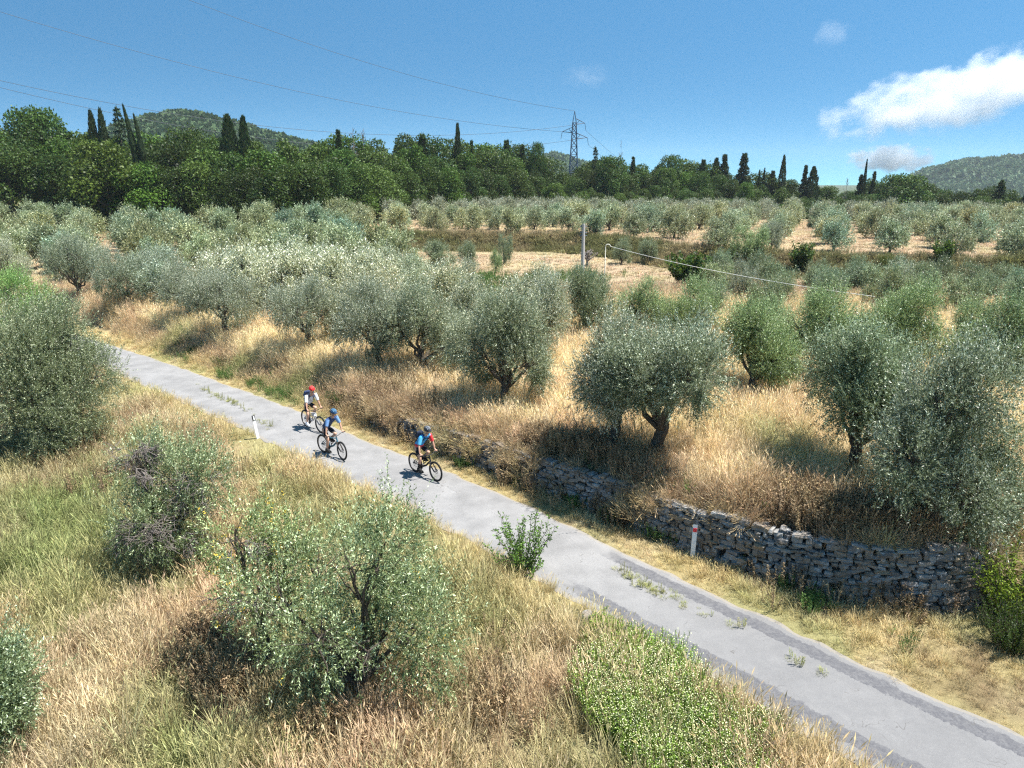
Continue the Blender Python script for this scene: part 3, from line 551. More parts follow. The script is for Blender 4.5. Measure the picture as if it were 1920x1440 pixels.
def cypress(hh=10, ww=1.8, n=2600, L=.5, ragged=.15, top=1.0):
    tb = MB(); cb = MB(); tube(tb, [(0, 0, -.5), (0, 0, hh*.5), (0.05, 0, hh*.92)], [.2, .12, .02], 7)
    z = rng.random(n)**.9; prof = np.minimum(1, (1-z)*2.6)**.7*np.minimum(1, .35+z*4); a = rng.random(n)*6.283
    lump = 1+ragged*(fbm(a*1.5, z*hh, .9, 4)-.5)*3; r = ww*.5*prof*lump*(.6+.42*rng.random(n)**.5)
    P = np.stack([np.cos(a)*r, np.sin(a)*r, z*hh*.97+.1], 1); o = np.stack([np.cos(a), np.sin(a), a*0], 1)
    leaves(cb, P, nrm(o*.35+np.array([0, 0, 1.])+rng.normal(size=(n, 3))*.2), L*(.6+.6*rng.random(n)), L*.35, o, 0, None, .6)
    return cb, tb
def conifer(hh=12, ww=5, n=6000, tiers=26, L=.55, dens=1.0, base=.08):
    tb = MB(); cb = MB(); tube(tb, [(0, 0, -.5), (0, 0, hh*.5), (0, 0, hh)], [.22, .13, .02], 7); per = int(n/(tiers*7))
    for t_ in range(tiers):
        f = t_/tiers; z = hh*(base+(1-base)*f); r = ww*.5*(1-f)**.9*(.7+.6*rng.random())+.08
        for b_ in range(7):
            a = rng.random()*6.28; rr = r*(.65+.45*rng.random()); e_ = np.array([math.cos(a)*rr, math.sin(a)*rr, z+rr*.12*rng.normal()-.06*rr]); limb(tb, (0, 0, z), e_, .05, .015, 3, .05, 4)
            t = rng.random(per)**.7; P = np.array([0, 0, z])+(e_-np.array([0, 0, z]))*t[:, None]+rng.normal(size=(per, 3))*np.array([.32, .32, .2])*(1.1-.6*t[:, None])*(1.25-f)
            leaves(cb, P, nrm(np.array([math.cos(a), math.sin(a), .1])+rng.normal(size=(per, 3))*.7), L*(.5+.7*rng.random(per)), L*.35, None, 0, None, .8)
    return cb, tb
def bare(hh=9, ww=3.5, br=26):
    tb = MB(); cb = MB(); tube(tb, [(0, 0, -.5), (.05, 0, hh*.5), (0, .05, hh)], [.16, .09, .02], 6)
    for q in range(br):
        f = .3+.68*rng.random(); a = rng.random()*6.28; r = ww*.5*(1.15-f)*(.7+.6*rng.random()); s = np.array([0, 0, hh*f]); e_ = s+(math.cos(a)*r, math.sin(a)*r, r*.9); Pm = limb(cb, s, e_, .06, .02, 5, .15, 4)
        for y_ in range(5): limb(cb, Pm[1+y_ % 4], Pm[1+y_ % 4]+rdir(1, .5)[0]*r*.45, .03, .012, 3, .2, 3)
    return cb, tb
for q in range(7): reg(f'broad{q}', *broad(12, 8.5+q*.4, 9000, .36, 13+q), M_BROAD)
for q in range(3): reg(f'cyp{q}', *cypress(10, 1.9+.25*q), M_CYP)
for q in range(3): reg(f'con{q}', *conifer(12, 4.2+q), M_CYP)
reg('conx', *conifer(12, 5, 1800, 20, .5), M_CYP)
for q in range(2):
    cb, tb = bare(); PROTO[f'bare{q}'] = {'branches': cb.data('bare_b', M_DEADBARK), 'trunk': tb.data('bare_t', M_DEADBARK)}
def topline(px): return np.interp(px, [0, 60, 100, 150, 200, 260, 320, 380, 440, 500, 560, 620, 700, 780, 830, 900, 960, 1020, 1070, 1110, 1180, 1250, 1300, 1350, 1400, 1480, 1540, 1600, 1660, 1710, 1750, 1820, 1870, 1930],
                                          [225, 215, 203, 245, 250, 262, 250, 248, 262, 270, 262, 262, 262, 255, 268, 268, 272, 290, 318, 295, 298, 296, 300, 312, 318, 338, 352, 345, 330, 340, 348, 345, 350, 372])
HUES = [(.9, 1, .8), (.75, .95, .8), (1.0, 1.08, .85), (.65, .8, .7), (1.0, 1.25, .7), (.85, .9, .6), (1.1, 1.1, .9)]
def forest(row, dd, dz, step, group, label):
    k = 0; px = -50+row*13; IT = []
    while px < 1975:
        D = float(fdist(px))+dd+rng.normal()*2; p = AT(px, D); zt = ZTOP(px, topline(px)+dz-7*float(250 < px < 1050)+abs(rng.normal())*11, D); hh = max(zt-p[2], 4.0); s = hh/12
        hue = HUES[rng.integers(7)]; br = max(.5, 1+rng.normal()*.25); sw = s*(.75+.35*rng.random()); sw = max(sw, .5)
        side = 'left' if px < 640 else 'middle' if px < 1250 else 'right'
        o = tree_obj(f'broad{rng.integers(7)}', 'oak_tree', p, rng.random()*6.28, (sw, sw, s), tuple(np.array(hue)*br), None, 'tree', group.replace('SIDE', side)); IT.append((o, p[0], p[1]))
        px += step*(.75+.5*rng.random())*(s*9/D*F)/90*1.15; k += 1
    name_each(IT, *label); return k
f1 = forest(0, 0, 48, 34, 'front trees of the SIDE part of the wood', ('green broadleaf tree', 'of the wood', ('front edge',)))
f2 = forest(1, 9, 16, 40, 'middle trees of the SIDE part of the wood', ('dark broadleaf tree', 'of the wood', ('inside',)))
f3 = forest(2, 19, -4, 44, 'skyline trees of the SIDE part of the wood', ('broadleaf tree', 'of the wood', ('on the skyline',)))
print('FOREST', f1, f2, f3)
FT = [  # px, top y, width px, kind, kind scale height, name, colour, label
 (6, 182, 40, 'con1', 'conifer', (1, 1, 1), 'tall dark conifer at the left edge of the picture'),
 (200, 209, 20, 'cyp0', 'cypress', (1, 1, 1), 'left of two round-topped cypresses on the left skyline'), (218, 205, 18, 'cyp1', 'cypress', (1.1, 1.1, 1.1), 'right of two round-topped cypresses on the left skyline'),
 (249, 195, 42, 'conx', 'fir_tree', (1.2, 1.3, 1.6), 'thin see-through fir between the cypress pair and the leaning cypress'),
 (446, 217, 30, 'cyp2', 'cypress', (1.1, 1.2, 1), 'left one of the two broad cypresses in front of the far wooded hill'), (474, 219, 24, 'cyp1', 'cypress', (1.1, 1.2, 1), 'right one of the two broad cypresses in front of the far wooded hill'),
 (644, 242, 28, 'con0', 'conifer', (1, 1.1, 1), 'dark flat-topped conifer left of the two bare trees'), (671, 238, 22, 'bare0', 'bare_tree', (1, 1, 1), 'bare dead tree beside the flat-topped conifer'), (689, 243, 24, 'bare1', 'bare_tree', (1, 1, 1), 'bare dead tree furthest right of the two on the left middle skyline'),
 (797, 250, 34, 'con2', 'conifer', (1.3, 1.5, 1), 'bushy pine rising left of the single tall cypress'), (861, 233, 14, 'cyp0', 'cypress', (1, 1, 1), 'single tall slim cypress left of the pylon'),
 (886, 262, 20, 'con0', 'conifer', (1.2, 1.4, 1), 'small dark pine right of the single tall cypress'), (950, 261, 28, 'con2', 'conifer', (1.2, 1.4, 1), 'dark pine with a pointed top midway between cypress and pylon'), (979, 270, 24, 'con1', 'conifer', (1.2, 1.4, 1), 'shorter pine left of the round lone crown by the pylon'),
 (1113, 272, 22, 'conx', 'fir_tree', (1, 1, 1), 'ragged dark fir just right of the pylon'), (1160, 262, 12, 'bare0', 'bare_tree', (1, 1, 1), 'needle-thin dead tree right of the ragged fir'), (1183, 293, 20, 'con0', 'conifer', (1.2, 1.4, 1), 'little pine top right of the needle-thin dead tree'),
 (1313, 298, 24, 'con2', 'conifer', (1.1, 1.3, 1), 'loose-crowned conifer leftmost in the conifer trio on the right skyline'), (1337, 297, 18, 'cyp1', 'cypress', (1, 1, 1), 'blunt cypress second in the conifer group on the right skyline'), (1352, 288, 26, 'con1', 'conifer', (1, 1, 1), 'pointed fir in the centre of the conifer group on the right skyline'), (1388, 286, 28, 'con2', 'conifer', (1, 1.05, 1), 'broad dark conifer right of the pointed fir'),
 (1418, 319, 6, 'cyp0', 'cypress', (1, 1, 1), 'left of two tiny distant cypresses'), (1427, 316, 6, 'cyp0', 'cypress', (1, 1, 1), 'right of two tiny distant cypresses'), (1443, 319, 22, 'con1', 'conifer', (1, 1, 1), 'dark conical conifer between the tiny cypresses and the tall one'), (1461, 292, 11, 'cyp1', 'cypress', (1, 1, 1), 'upright cypress standing clear right of the conical conifer'),
 (1503, 309, 20, 'con0', 'fir_tree', (1, 1, 1), 'pointed fir leaning on the wide dark cypress'), (1518, 313, 18, 'cyp2', 'cypress', (1, 1, 1), 'wide dark cypress next to a pointed fir'), (1582, 334, 14, 'bare1', 'bare_tree', (1, 1, 1), 'pale leafless little tree left of the pencil-thin cypress'), (1607, 326, 18, 'con1', 'conifer', (1.2, 1.4, .8), 'short green conifer at the foot of the pencil-thin cypress'), (1614, 300, 6, 'cyp0', 'cypress', (1, 1, 1), 'pencil-thin cypress under the small low cloud'), (1631, 320, 15, 'con1', 'fir_tree', (1, 1, 1), 'small fir right of the pencil-thin cypress'),
 (1868, 337, 26, 'con2', 'conifer', (1.2, 1.4, .9), 'pale-topped pine near the right edge in front of the hazy hill'), (1918, 352, 12, 'cyp1', 'cypress', (1, 1, 1), 'cypress cut by the right edge in front of the hazy hill'),
]
for px, ty, wpx, kind, nm, colr, lab in FT:
    D = float(fdist(px))+14; p = AT(px, D); hh = ZTOP(px, ty, D)-p[2]; _, _, dep = proj(p); base = {'cyp': (10, 2.1), 'con': (12, 5.0), 'bar': (9, 3.2)}[kind[:3]]
    s = hh/base[0]; sw = wpx/F*float(dep)/base[1]*1.15
    if kind[:3] == 'con': sw *= 1.25
    tree_obj(kind, nm, p, rng.random()*6, (sw, sw, s), colr, lab, 'tree', 'tall trees on the skyline of the wood')
# leaning twin cypress
for px, ty, tilt, lab in ((285, 197, -.13, 'leaning bare-stemmed cypress with two slim heads, taller stem'), (296, 215, -.11, 'shorter head of the leaning slim cypresses')):
    D = float(fdist(px))+6; p = AT(px+5, D); hh = ZTOP(px, ty, D)-p[2]; o = tree_obj('cyp0', 'cypress', p, 1, (.55, .55, hh/10), (1, 1, 1), lab, 'tree', 'tall trees on the skyline of the wood'); o.rotation_euler = (0, tilt, 0)
for px, ty, wpx, lab in ((90, 200, 105, 'tall round-headed tree on the left skyline'), (1008, 266, 34, 'small round lone crown left of the pylon'), (1252, 290, 46, 'round treetop above the wood left of the conifer group'), (1690, 326, 95, 'big dark round oak below the hazy hill'), (210, 262, 130, 'huge yellowish-green oak bulging from the left part of the wood'), (1145, 292, 60, 'light green broad tree right of the pylon foot')):
    D = float(fdist(px))+(12 if ty < 240 or px in (1008, 1252) else -3 if px in (210,) else 5); p = AT(px, D); hh = ZTOP(px, ty, D)-p[2]; sw = wpx/F*D/9.0
    tree_obj('broad2', 'oak_tree', p, rng.random()*6, (sw, sw, hh/12), (1.15, 1.08, .75) if px == 210 else (.9, 1.1, .9), lab, 'tree', 'round trees standing out of the wood')

# ------------------------------------------------------------------ far hills
def hill(prof, D, depth, name, seed, n_trees, size, label, color):
    pxs = np.array([p[0] for p in prof], float); zs = np.array([ZTOP(p[0], p[1], D) for p in prof]); xs = (pxs-960)/F*D/math.cos(PITCH)*.985
    gx_ = np.linspace(xs[0], xs[-1], 90); v = np.linspace(-1, 1, 40); XX, VV = np.meshgrid(gx_, v); crest = np.interp(XX, xs, zs)
    base = -30.0; shape = np.cos(VV*math.pi/2)**.9; ZZ = base+(crest-base)*shape+(fbm(XX, VV*depth, D*.05, seed)-.5)*D*.02*shape; YY = D+VV*depth
    mb = MB(); a, b_ = XX.shape; i, j = np.meshgrid(np.arange(a-1), np.arange(b_-1), indexing='ij'); mb.add(np.stack([XX, YY, ZZ], -1), np.stack([i*b_+j, i*b_+j+1, (i+1)*b_+j+1, (i+1)*b_+j], -1).reshape(-1, 4), 0, .5, True)
    o = mb.obj('hill', M_HILL); tag(o, kind='structure')
    n = n_trees; fx = rng.random(n)*(xs[-1]-xs[0])+xs[0]; fv = rng.random(n)*1.05-1; cr = np.interp(fx, xs, zs); sh = np.cos(fv*math.pi/2)**.9
    z = base+(cr-base)*sh+(fbm(fx, fv*depth, D*.05, seed)-.5)*D*.02*sh
    P = np.stack([fx, D+fv*depth, z-size*.85], 1); ok = fbm(fx, fv*depth*2, D*.08, seed+3) > .2; P = P[ok]
    col = np.array(color)*(.85+.3*rng.random((len(P), 1))); col = col*(1+.35*(fbm(P[:, 0], P[:, 1], D*.04, 4)-.5))[:, None]
    scatter(name, P, rng.random(len(P))*6.28, size*(.6+.8*rng.random(len(P))), col, [clump_me], np.zeros(len(P), int), label, 'woodland')
mm = NT('hill_soil'); mm.done(mm.pr(mm.ramp(mm.noise(.03, 5, mm.pos()), [(.35, (.03, .05, .02)), (.6, (.10, .12, .05)), (.75, (.2, .19, .1))]), .9, .1)); M_HILL = mm.m

def scatter(name, P, rz, s, col, meshes, idx, label=None, cat=None, tilt=None):
    """one 'stuff' object: geometry-node instances of a few small meshes on a point cloud"""
    me = bpy.data.meshes.new(name); me.vertices.add(len(P)); me.vertices.foreach_set('co', np.asarray(P, np.float32).ravel())
    def at(n, ty, v):
        a = me.attributes.new(n, ty, 'POINT'); a.data.foreach_set({'FLOAT': 'value', 'INT': 'value', 'FLOAT_VECTOR': 'vector', 'FLOAT_COLOR': 'color'}[ty], v)
    rot = np.zeros((len(P), 3), np.float32); rot[:, 2] = rz
    if tilt is not None: rot[:, :2] = tilt
    at('rot', 'FLOAT_VECTOR', rot.ravel()); at('scl', 'FLOAT', np.asarray(s, np.float32)); at('idx', 'INT', np.asarray(idx, np.int32))
    at('gcol', 'FLOAT_COLOR', np.concatenate([col, np.ones((len(P), 1))], 1).astype(np.float32).ravel())
    o = bpy.data.objects.new(name, me); COL.objects.link(o); tag(o, label, cat, None, 'stuff')
    g = bpy.data.node_groups.new(name+'_scatter', 'GeometryNodeTree'); g.interface.new_socket('Geometry', in_out='INPUT', socket_type='NodeSocketGeometry'); g.interface.new_socket('Geometry', in_out='OUTPUT', socket_type='NodeSocketGeometry')
    gi = g.nodes.new('NodeGroupInput'); go = g.nodes.new('NodeGroupOutput'); iop = g.nodes.new('GeometryNodeInstanceOnPoints'); m2p = g.nodes.new('GeometryNodeMeshToPoints')
    g.links.new(gi.outputs[0], m2p.inputs[0]); g.links.new(m2p.outputs[0], iop.inputs['Points'])
    coll = bpy.data.collections.new(name+'_parts')
    for q, mesh in enumerate(meshes): coll.objects.link(bpy.data.objects.new(f'{name}_{q:02d}', mesh))
    ci = g.nodes.new('GeometryNodeCollectionInfo'); ci.inputs['Collection'].default_value = coll; ci.inputs['Separate Children'].default_value = True; ci.inputs['Reset Children'].default_value = True
    g.links.new(ci.outputs[0], iop.inputs['Instance']); iop.inputs['Pick Instance'].default_value = True
    for nm, ty, sock in (('rot', 'FLOAT_VECTOR', 'Rotation'), ('scl', 'FLOAT', 'Scale'), ('idx', 'INT', 'Instance Index')):
        a = g.nodes.new('GeometryNodeInputNamedAttribute'); a.data_type = ty; a.inputs['Name'].default_value = nm; out = [s_ for s_ in a.outputs if s_.enabled][0]
        g.links.new(out, iop.inputs[sock])
    g.links.new(iop.outputs[0], go.inputs[0]); md = o.modifiers.new('scatter', 'NODES'); md.node_group = g
    return o
cb = MB(); u = rdir(110, .4); leaves(cb, u*(.32+.2*rng.random((110, 1)))*np.array([1, 1, .9])+np.array([0, 0, .5]), rdir(110), .3, .24, u, 0, None, .5); ellipsoid(cb, (0, 0, .45), (.4, .4, .4), 8, 5)
clump_me = cb.data('tree_clump', M_GRASS)
hill([(250, 330), (275, 262), (298, 238), (335, 227), (370, 221), (420, 227), (480, 243), (540, 258), (600, 275), (680, 300), (760, 330)], 620, 130, 'wooded_hillside', 3, 7500, 9, 'wooded slope of the hill behind the left part of the wood', (.07, .12, .045))
hill([(1560, 400), (1640, 350), (1690, 331), (1730, 320), (1790, 312), (1850, 306), (1900, 305), (1960, 310), (2080, 325), (2300, 370)], 1250, 260, 'distant_woodland', 9, 7500, 16, 'hazy woodland covering the hill at the right edge', (.075, .125, .055))
hill([(940, 345), (1000, 308), (1035, 301), (1070, 304), (1110, 312), (1170, 335), (1230, 360)], 1100, 150, 'far_ridge_woodland', 11, 1800, 13, 'faint blue-green wooded ridge behind the pylon', (.075, .125, .055))

if REST0:
    Pq = np.array([(x, y, float(h(x, y))-.05) for x, y in REST0]); Pq = Pq[Pq[:, 1] > 75]
    scatter('far_olive_grove', Pq, rng.random(len(Pq))*6.28, .8+.25*rng.random(len(Pq)), np.ones((len(Pq), 3)), [PROTO[f'far{q}']['crown'] for q in range(6)], rng.integers(0, 6, len(Pq)), 'mass of distant olive trees filling the back of the fields', 'olive grove'); print('REST', len(Pq))
# ------------------------------------------------------------------ grass
def tuft(n, L, spread, lean=.5, W=.012, seedhead=0, curve=.5):
    mb = MB(); a = rng.random(n)*6.283; r = spread*rng.random(n)**.5; B = np.stack([np.cos(a)*r, np.sin(a)*r, -.02+a*0], 1)
    b_ = a+rng.normal(size=n)*.8; O = np.stack([np.cos(b_), np.sin(b_), b_*0], 1); l = L*(.55+.55*rng.random(n)); ln = lean*(.3+.9*rng.random(n)); S = np.stack([-np.sin(b_), np.cos(b_), b_*0], 1)
    ti = rng.random(n); rows_ = []
    for f, wv in ((0, .8), (.4, 1), (.75, .8), (1, .15)):
        C = B+O*(l*ln*f*(1-curve+curve*2*f)*.6)[:, None]; C[:, 2] += l*f*(1-.25*ln*f); wdt = W*wv
        rows_ += [C-S*wdt*.5, C+S*wdt*.5]
    V = np.stack(rows_, 1).reshape(-1, 3); k = np.arange(n)*8
    Fc = np.concatenate([np.stack([k+2*q, k+2*q+1, k+2*q+3, k+2*q+2], 1) for q in range(3)])
    mb.add(V, Fc, 0, np.repeat(ti, 8))
    if seedhead:
        p = rng.choice(n, seedhead, replace=False); tip = (rows_[6][p]+rows_[7][p])/2; d = nrm(tip-(rows_[4][p]+rows_[5][p])/2); leaves(mb, tip-d*.05, d, .15*L+.04, .022, None, 0, .7+.3*rng.random(len(p)), 1); leaves(mb, tip-d*.05, d, .15*L+.04, .022, O[p], 0, .7+.3*rng.random(len(p)), .5)
    return mb.data('tuft', M_GRASS)
TALL = [tuft(34, .85, .20, .55, .011, 12) for _ in range(4)]
MED = [tuft(34, .48, .20, .8, .011, 6) for _ in range(4)]
SHORT = [tuft(34, .2, .17, 1.1, .010, 0) for _ in range(3)]
FARG = [tuft(22, .35, .45, 1.0, .05, 0) for _ in range(2)]
def weedstem(hh=.5, n=9, L=.045, flowers=0):
    mb = MB()
    for q in range(n):
        a = rng.random()*6.28; b_ = np.array([math.cos(a), math.sin(a), 0])*.16*rng.random(); tp = b_+np.array([math.cos(a)*.22*hh, math.sin(a)*.22*hh, hh*(.6+.5*rng.random())]); tube(mb, [b_, (b_+tp)/2, tp], .004, 3, 0, .3, False)
        k = 26; f = .1+.9*rng.random(k); P = b_+(tp-b_)*f[:, None]; D = rdir(k, .5); leaves(mb, P, D, L*(.7+.6*rng.random(k)), L*.36, None, 0, None, .7)
        if flowers: P = tp+rng.normal(size=(flowers, 3))*np.array([.05, .05, .04]); leaves(mb, P, rdir(flowers), .02, .02, None, 1, None, .6)
    return mb
WEED = [weedstem().data('weed', [M_GRASS]) for _ in range(4)]
FLW = [weedstem(.75, 10, .042, 3).data('flowering_weed', [M_GRASS, M_FLOWER]) for _ in range(4)]
def cullpts(x, y, mg=800):
    z = h(x, y); px, py, dep = proj(np.stack([x, y, z], -1)); k = (px > -mg) & (px < 1920+mg) & (py < 1440+500) & (dep > 3); return k, z
def field(n, x0, x1, y0, y1, test, pw=None):
    x = x0+(x1-x0)*rng.random(n); y = y0+(y1-y0)*(rng.random(n) if pw is None else rng.random(n)**pw); k, z = cullpts(x, y); x, y, z = x[k], y[k], z[k]
    e, _ = sdist(x, y, EDGE); b, _ = sdist(x, y, BND); kk, _ = sdist(x, y, BANK); k = test(x, y, e, b, kk); return x[k], y[k], z[k], e[k], b[k], kk[k]
def jcol(c, v=.16): return np.clip(c*.88*(1+rng.normal(size=(len(c), 1))*v)*(1+rng.normal(size=c.shape)*.03), .01, .9)
# meadow below the road
x, y, z, e, b, k = field(54000, -36, 16, 2, 46, lambda x, y, e, b, k: e < -RW+.16*vn(x, y, .5, 70)-.02); n = len(x)
big = (vn(x, y, 1.6, 91) > .55).astype(int); idx = np.where((rng.random(n) < .35+.3*big), rng.integers(0, 4, n), rng.integers(4, 11, n)); c = jcol(gcol(x, y))
s = (.62+.5*rng.random(n))*(.75+.5*vn(x, y, 2.3, 92)); s *= .45+.55*ss(0, 1.3, -e-RW); isg = (c[:, 1] > c[:, 0]*.9) & (rng.random(n) < .4); idx = np.where(isg, rng.integers(11, 15, n), idx)
pq = G(483, 822); dq = np.hypot(x-pq[0]*.97, y-pq[1]*.97); s = s*(.3+.7*ss(.6, 1.9, dq))
scatter('meadow_grass', np.stack([x, y, z], 1), rng.random(n)*6.28, s, c, TALL+MED+SHORT+WEED, idx, 'mixed dry and green meadow grass covering the slope below the road', 'grass'); print('meadow', n)
# verge between road and wall
x, y, z, e, b, k = field(190000, -26, 34, -2, 46, lambda x, y, e, b, k: (e > .05-.2*vn(x, y, .5, 70)) & (b < .1)); n = len(x); c = jcol(gcol(x, y)); idx = np.where(rng.random(n) < .3, rng.integers(0, 4, n), rng.integers(4, 7, n)); s = (.4+.35*rng.random(n))*(.45+.55*ss(0, .7, e))
tr = np.exp(-(((x-10.3)/2.0)**2+((y-12.4)/1.6)**2)**2); kp = rng.random(n) > tr*.3; s = s*(1-.35*tr); c = c*(1-.05*tr[:, None])
scatter('verge_grass', np.stack([x, y, z], 1)[kp], rng.random(kp.sum())*6.28, s[kp], c[kp], MED+SHORT, idx[kp], 'short golden dry grass on the strip between road and stone wall', 'grass'); print('verge', n)
# tall straw on the terrace
x, y, z, e, b, k = field(84000, -50, 48, 2, 60, lambda x, y, e, b, k: (b > .12) & (e > 0), 1.3); n = len(x); c = jcol(gcol(x, y)); idx = rng.integers(0, 4, n); sm_ = rng.random(n) < .2; idx = np.where(sm_, rng.integers(4, 8, n), idx)
s = (.75+.45*rng.random(n))*(.7+.5*vn(x, y, 3, 93))*(.7+.3*ss(.1, 1, b)); wd = np.stack([.18+rng.normal(size=n)*.12, rng.normal(size=n)*.12-.1], 1)
scatter('tall_dry_grass', np.stack([x, y, z], 1), rng.random(n)*6.28, s, c, TALL+MED, idx, 'tall straw-coloured grass growing over the olive terrace', 'grass', wd); print('terrace', n)
# brown brush hanging over the wall head and the bank
x, y, z, e, b, k = field(260000, -26, 16, 13, 48, lambda x, y, e, b, k: (b > -.5) & (b < .7) & (e > .3) & (vn(x, y, 1.5, 94)+np.where(b < -.1, -.04, .25)+np.where(x < -4.5, .3, 0) > .5) & ((b > -.1) | (rng.random(len(x)) < .5))); n = len(x); c = jcol(lerp(gcol(x, y), RUSS*1.1, np.clip(vn(x, y, 1.3, 95), 0, 1)*.5)); z = np.where(b < .2, hwall(x)-.10-.25*rng.random(n)-np.clip(-b, 0, 1)*1.3*rng.random(n), z)
z = np.where((x < -6) & (b < .2), h(x, y), z)
scatter('hanging_brush', np.stack([x, y, z], 1), rng.random(n)*6.28, .45+.45*rng.random(n), c, MED+TALL[:2], rng.integers(0, 6, n), 'brown dead brush and grass hanging over the head of the stone wall', 'brush', np.stack([.55+rng.normal(size=n)*.3, -.5+rng.normal(size=n)*.3], 1)*.9); print('brush', n)
# green growth: brambles on the bank, weeds at the wall foot, vivid patch
gp = []
for px, py, r, m_ in ((330, 655, .9, 60), (360, 672, .8, 60), (440, 705, .9, 90), (500, 722, .9, 110), (545, 740, .9, 130), (600, 752, .7, 60), (870, 875, .35, 14), (985, 905, .4, 26), (1085, 950, .45, 36), (1160, 975, .4, 40), (1235, 990, .4, 46), (1265, 1010, .35, 26), (1330, 1030, .3, 14), (1410, 1065, .25, 16), (1530, 1145, .35, 24), (1480, 1110, .25, 10), (1740, 1120, .2, 8), (880, 535, 3.2, 260), (930, 550, 3.0, 200), (1010, 530, 2.2, 90), (1085, 525, 2.5, 60), (1820, 1130, .4, 20), (1700, 1210, .25, 5)):
    p = G(px, py); q = rng.normal(size=(m_, 2))*r*.6+p[:2]; e_, _ = sdist(q[:, 0], q[:, 1], EDGE); q = q[(e_ > .3)]
    gp.append(np.column_stack([q, np.full(len(q), 1.5 if r > 1.5 else .75)]))
gp = np.concatenate(gp); n = len(gp); z = h(gp[:, 0], gp[:, 1])
scatter('green_weeds', np.column_stack([gp[:, :2], z]), rng.random(n)*6.28, gp[:, 2]*(.7+.6*rng.random(n)), jcol(np.tile([.14, .24, .06], (n, 1)), .2), WEED, rng.integers(0, 4, n), 'fresh green weeds and brambles at the wall foot and on the bank', 'weeds')
# flowering green mass beside the road in front
pl = [G(*p)[:2] for p in ((1100, 1180), (1200, 1170), (1290, 1215), (1380, 1290), (1440, 1340), (1500, 1440), (1420, 1560), (1230, 1500), (1150, 1400), (1080, 1290))]
def inside(x, y, pl):
    r = np.zeros(len(x), bool)
    for (ax, ay), (bx, by) in zip(pl, pl[1:]+pl[:1]): r ^= ((ay > y) != (by > y)) & (x < (bx-ax)*(y-ay)/(by-ay+1e-12)+ax)
    return r
x = -1+10*rng.random(9000); y = 4+12*rng.random(9000); k = inside(x+(vn(x, y, .5, 5)-.5)*.6, y, pl) & (vn(x, y, .8, 97) > .22); x, y = x[k], y[k]; n = len(x); e, _ = sdist(x, y, EDGE); k = e < -RW-.2; x, y = x[k], y[k]; n = len(x)
pxx, pyy, _ = proj(np.stack([x, y, h(x, y)], 1)); fl = (rng.random(n) < ss(1210, 1300, pyy+(pxx-1200)*.1)).astype(int)
scatter('flowering_weeds', np.stack([x, y, h(x, y)], 1), rng.random(n)*6.28, .7+.4*rng.random(n), jcol(np.tile([.27, .40, .07], (n, 1)), .2), WEED+FLW, rng.integers(0, 4, n)+4*fl, 'bright green weeds with tiny whitish flowers beside the near end of the road', 'weeds'); print('flw', n)
gp = []
for px, py, r, m_ in ((400, 1210, .55, 130), (440, 1290, .5, 90), (350, 1260, .5, 60), (120, 860, 1.2, 90), (230, 900, 1.0, 60), (720, 735, 1.4, 110), (800, 775, 1.0, 30), (1080, 850, 1.1, 120), (1180, 905, .8, 110), (1500, 965, .9, 170), (1590, 985, .8, 120), (1690, 1010, .8, 90), (1000, 860, .8, 80), (900, 1330, 1.2, 60), (620, 1400, .7, 50)):
    p = G(px, py); q = rng.normal(size=(m_, 2))*r*.6+p[:2]; e_, _ = sdist(q[:, 0], q[:, 1], EDGE); q = q[(e_ > .4) | (e_ < -RW-.3)]; gp.append(q)
gp = np.concatenate(gp); n = len(gp); z = h(gp[:, 0], gp[:, 1])
scatter('dead_weeds', np.column_stack([gp, z]), rng.random(n)*6.28, .9+.7*rng.random(n), jcol(np.tile([.38, .28, .16], (n, 1)), .25), WEED, rng.integers(0, 4, n), 'patches of brown dead weeds standing in the grass on both sides of the road', 'weeds')
# dry ground cover of the far fields and scrub on the bank
x, y, z, e, b, k = field(60000, -90, 120, 46, 185, lambda x, y, e, b, k: (np.abs(k) > 2.0)); n = len(x)
scatter('field_stubble', np.stack([x, y, z], 1), rng.random(n)*6.28, .5+.5*rng.random(n), jcol(gcol(x, y), .12), FARG, rng.integers(0, 2, n), 'low dry grass covering the far fields', 'grass'); print('stubble', n)
x, y, z, e, b, k = field(90000, -40, 60, 55, 100, lambda x, y, e, b, k: (k > -1.4) & (k < 3.2)); n = len(x)
scatter('bank_scrub', np.stack([x, y, z], 1), rng.random(n)*6.28, 1.0+1.3*rng.random(n)*vn(x, y, 3, 98), jcol(lerp(np.tile([.25, .25, .10], (n, 1)), np.array([.42, .35, .19]), ss(.4, .7, fbm(x, y, 4, 99))), .2), FARG+WEED, rng.integers(0, 6, n), 'dull green scrub along the bank below the upper olive field', 'scrub'); print('scrub', n)
# weeds growing in the road's centre line
gp = []
for px, py, ln_, m_ in ((1190, 1090, .55, 26), (1240, 1118, .6, 44), (400, 742, 1.2, 40), (430, 755, .9, 30), (497, 797, .35, 16), (1500, 1250, .3, 9), (1385, 1180, .2, 5)):
    p = G(px, py); a = rng.normal(size=m_)*ln_; c_ = rng.normal(size=m_)*.09; gp.append(np.column_stack([p[0]+a*.7+c_*.7, p[1]-a*.71+c_*.7]))
gp = np.concatenate(gp); n = len(gp)
scatter('road_weeds', np.column_stack([gp, np.full(n, .045)]), rng.random(n)*6.28, .25+.3*rng.random(n), jcol(np.tile([.36, .37, .13], (n, 1)), .2), SHORT+WEED[:1], rng.integers(0, 4, n), 'thin weeds growing through cracks in the middle of the road', 'weeds')

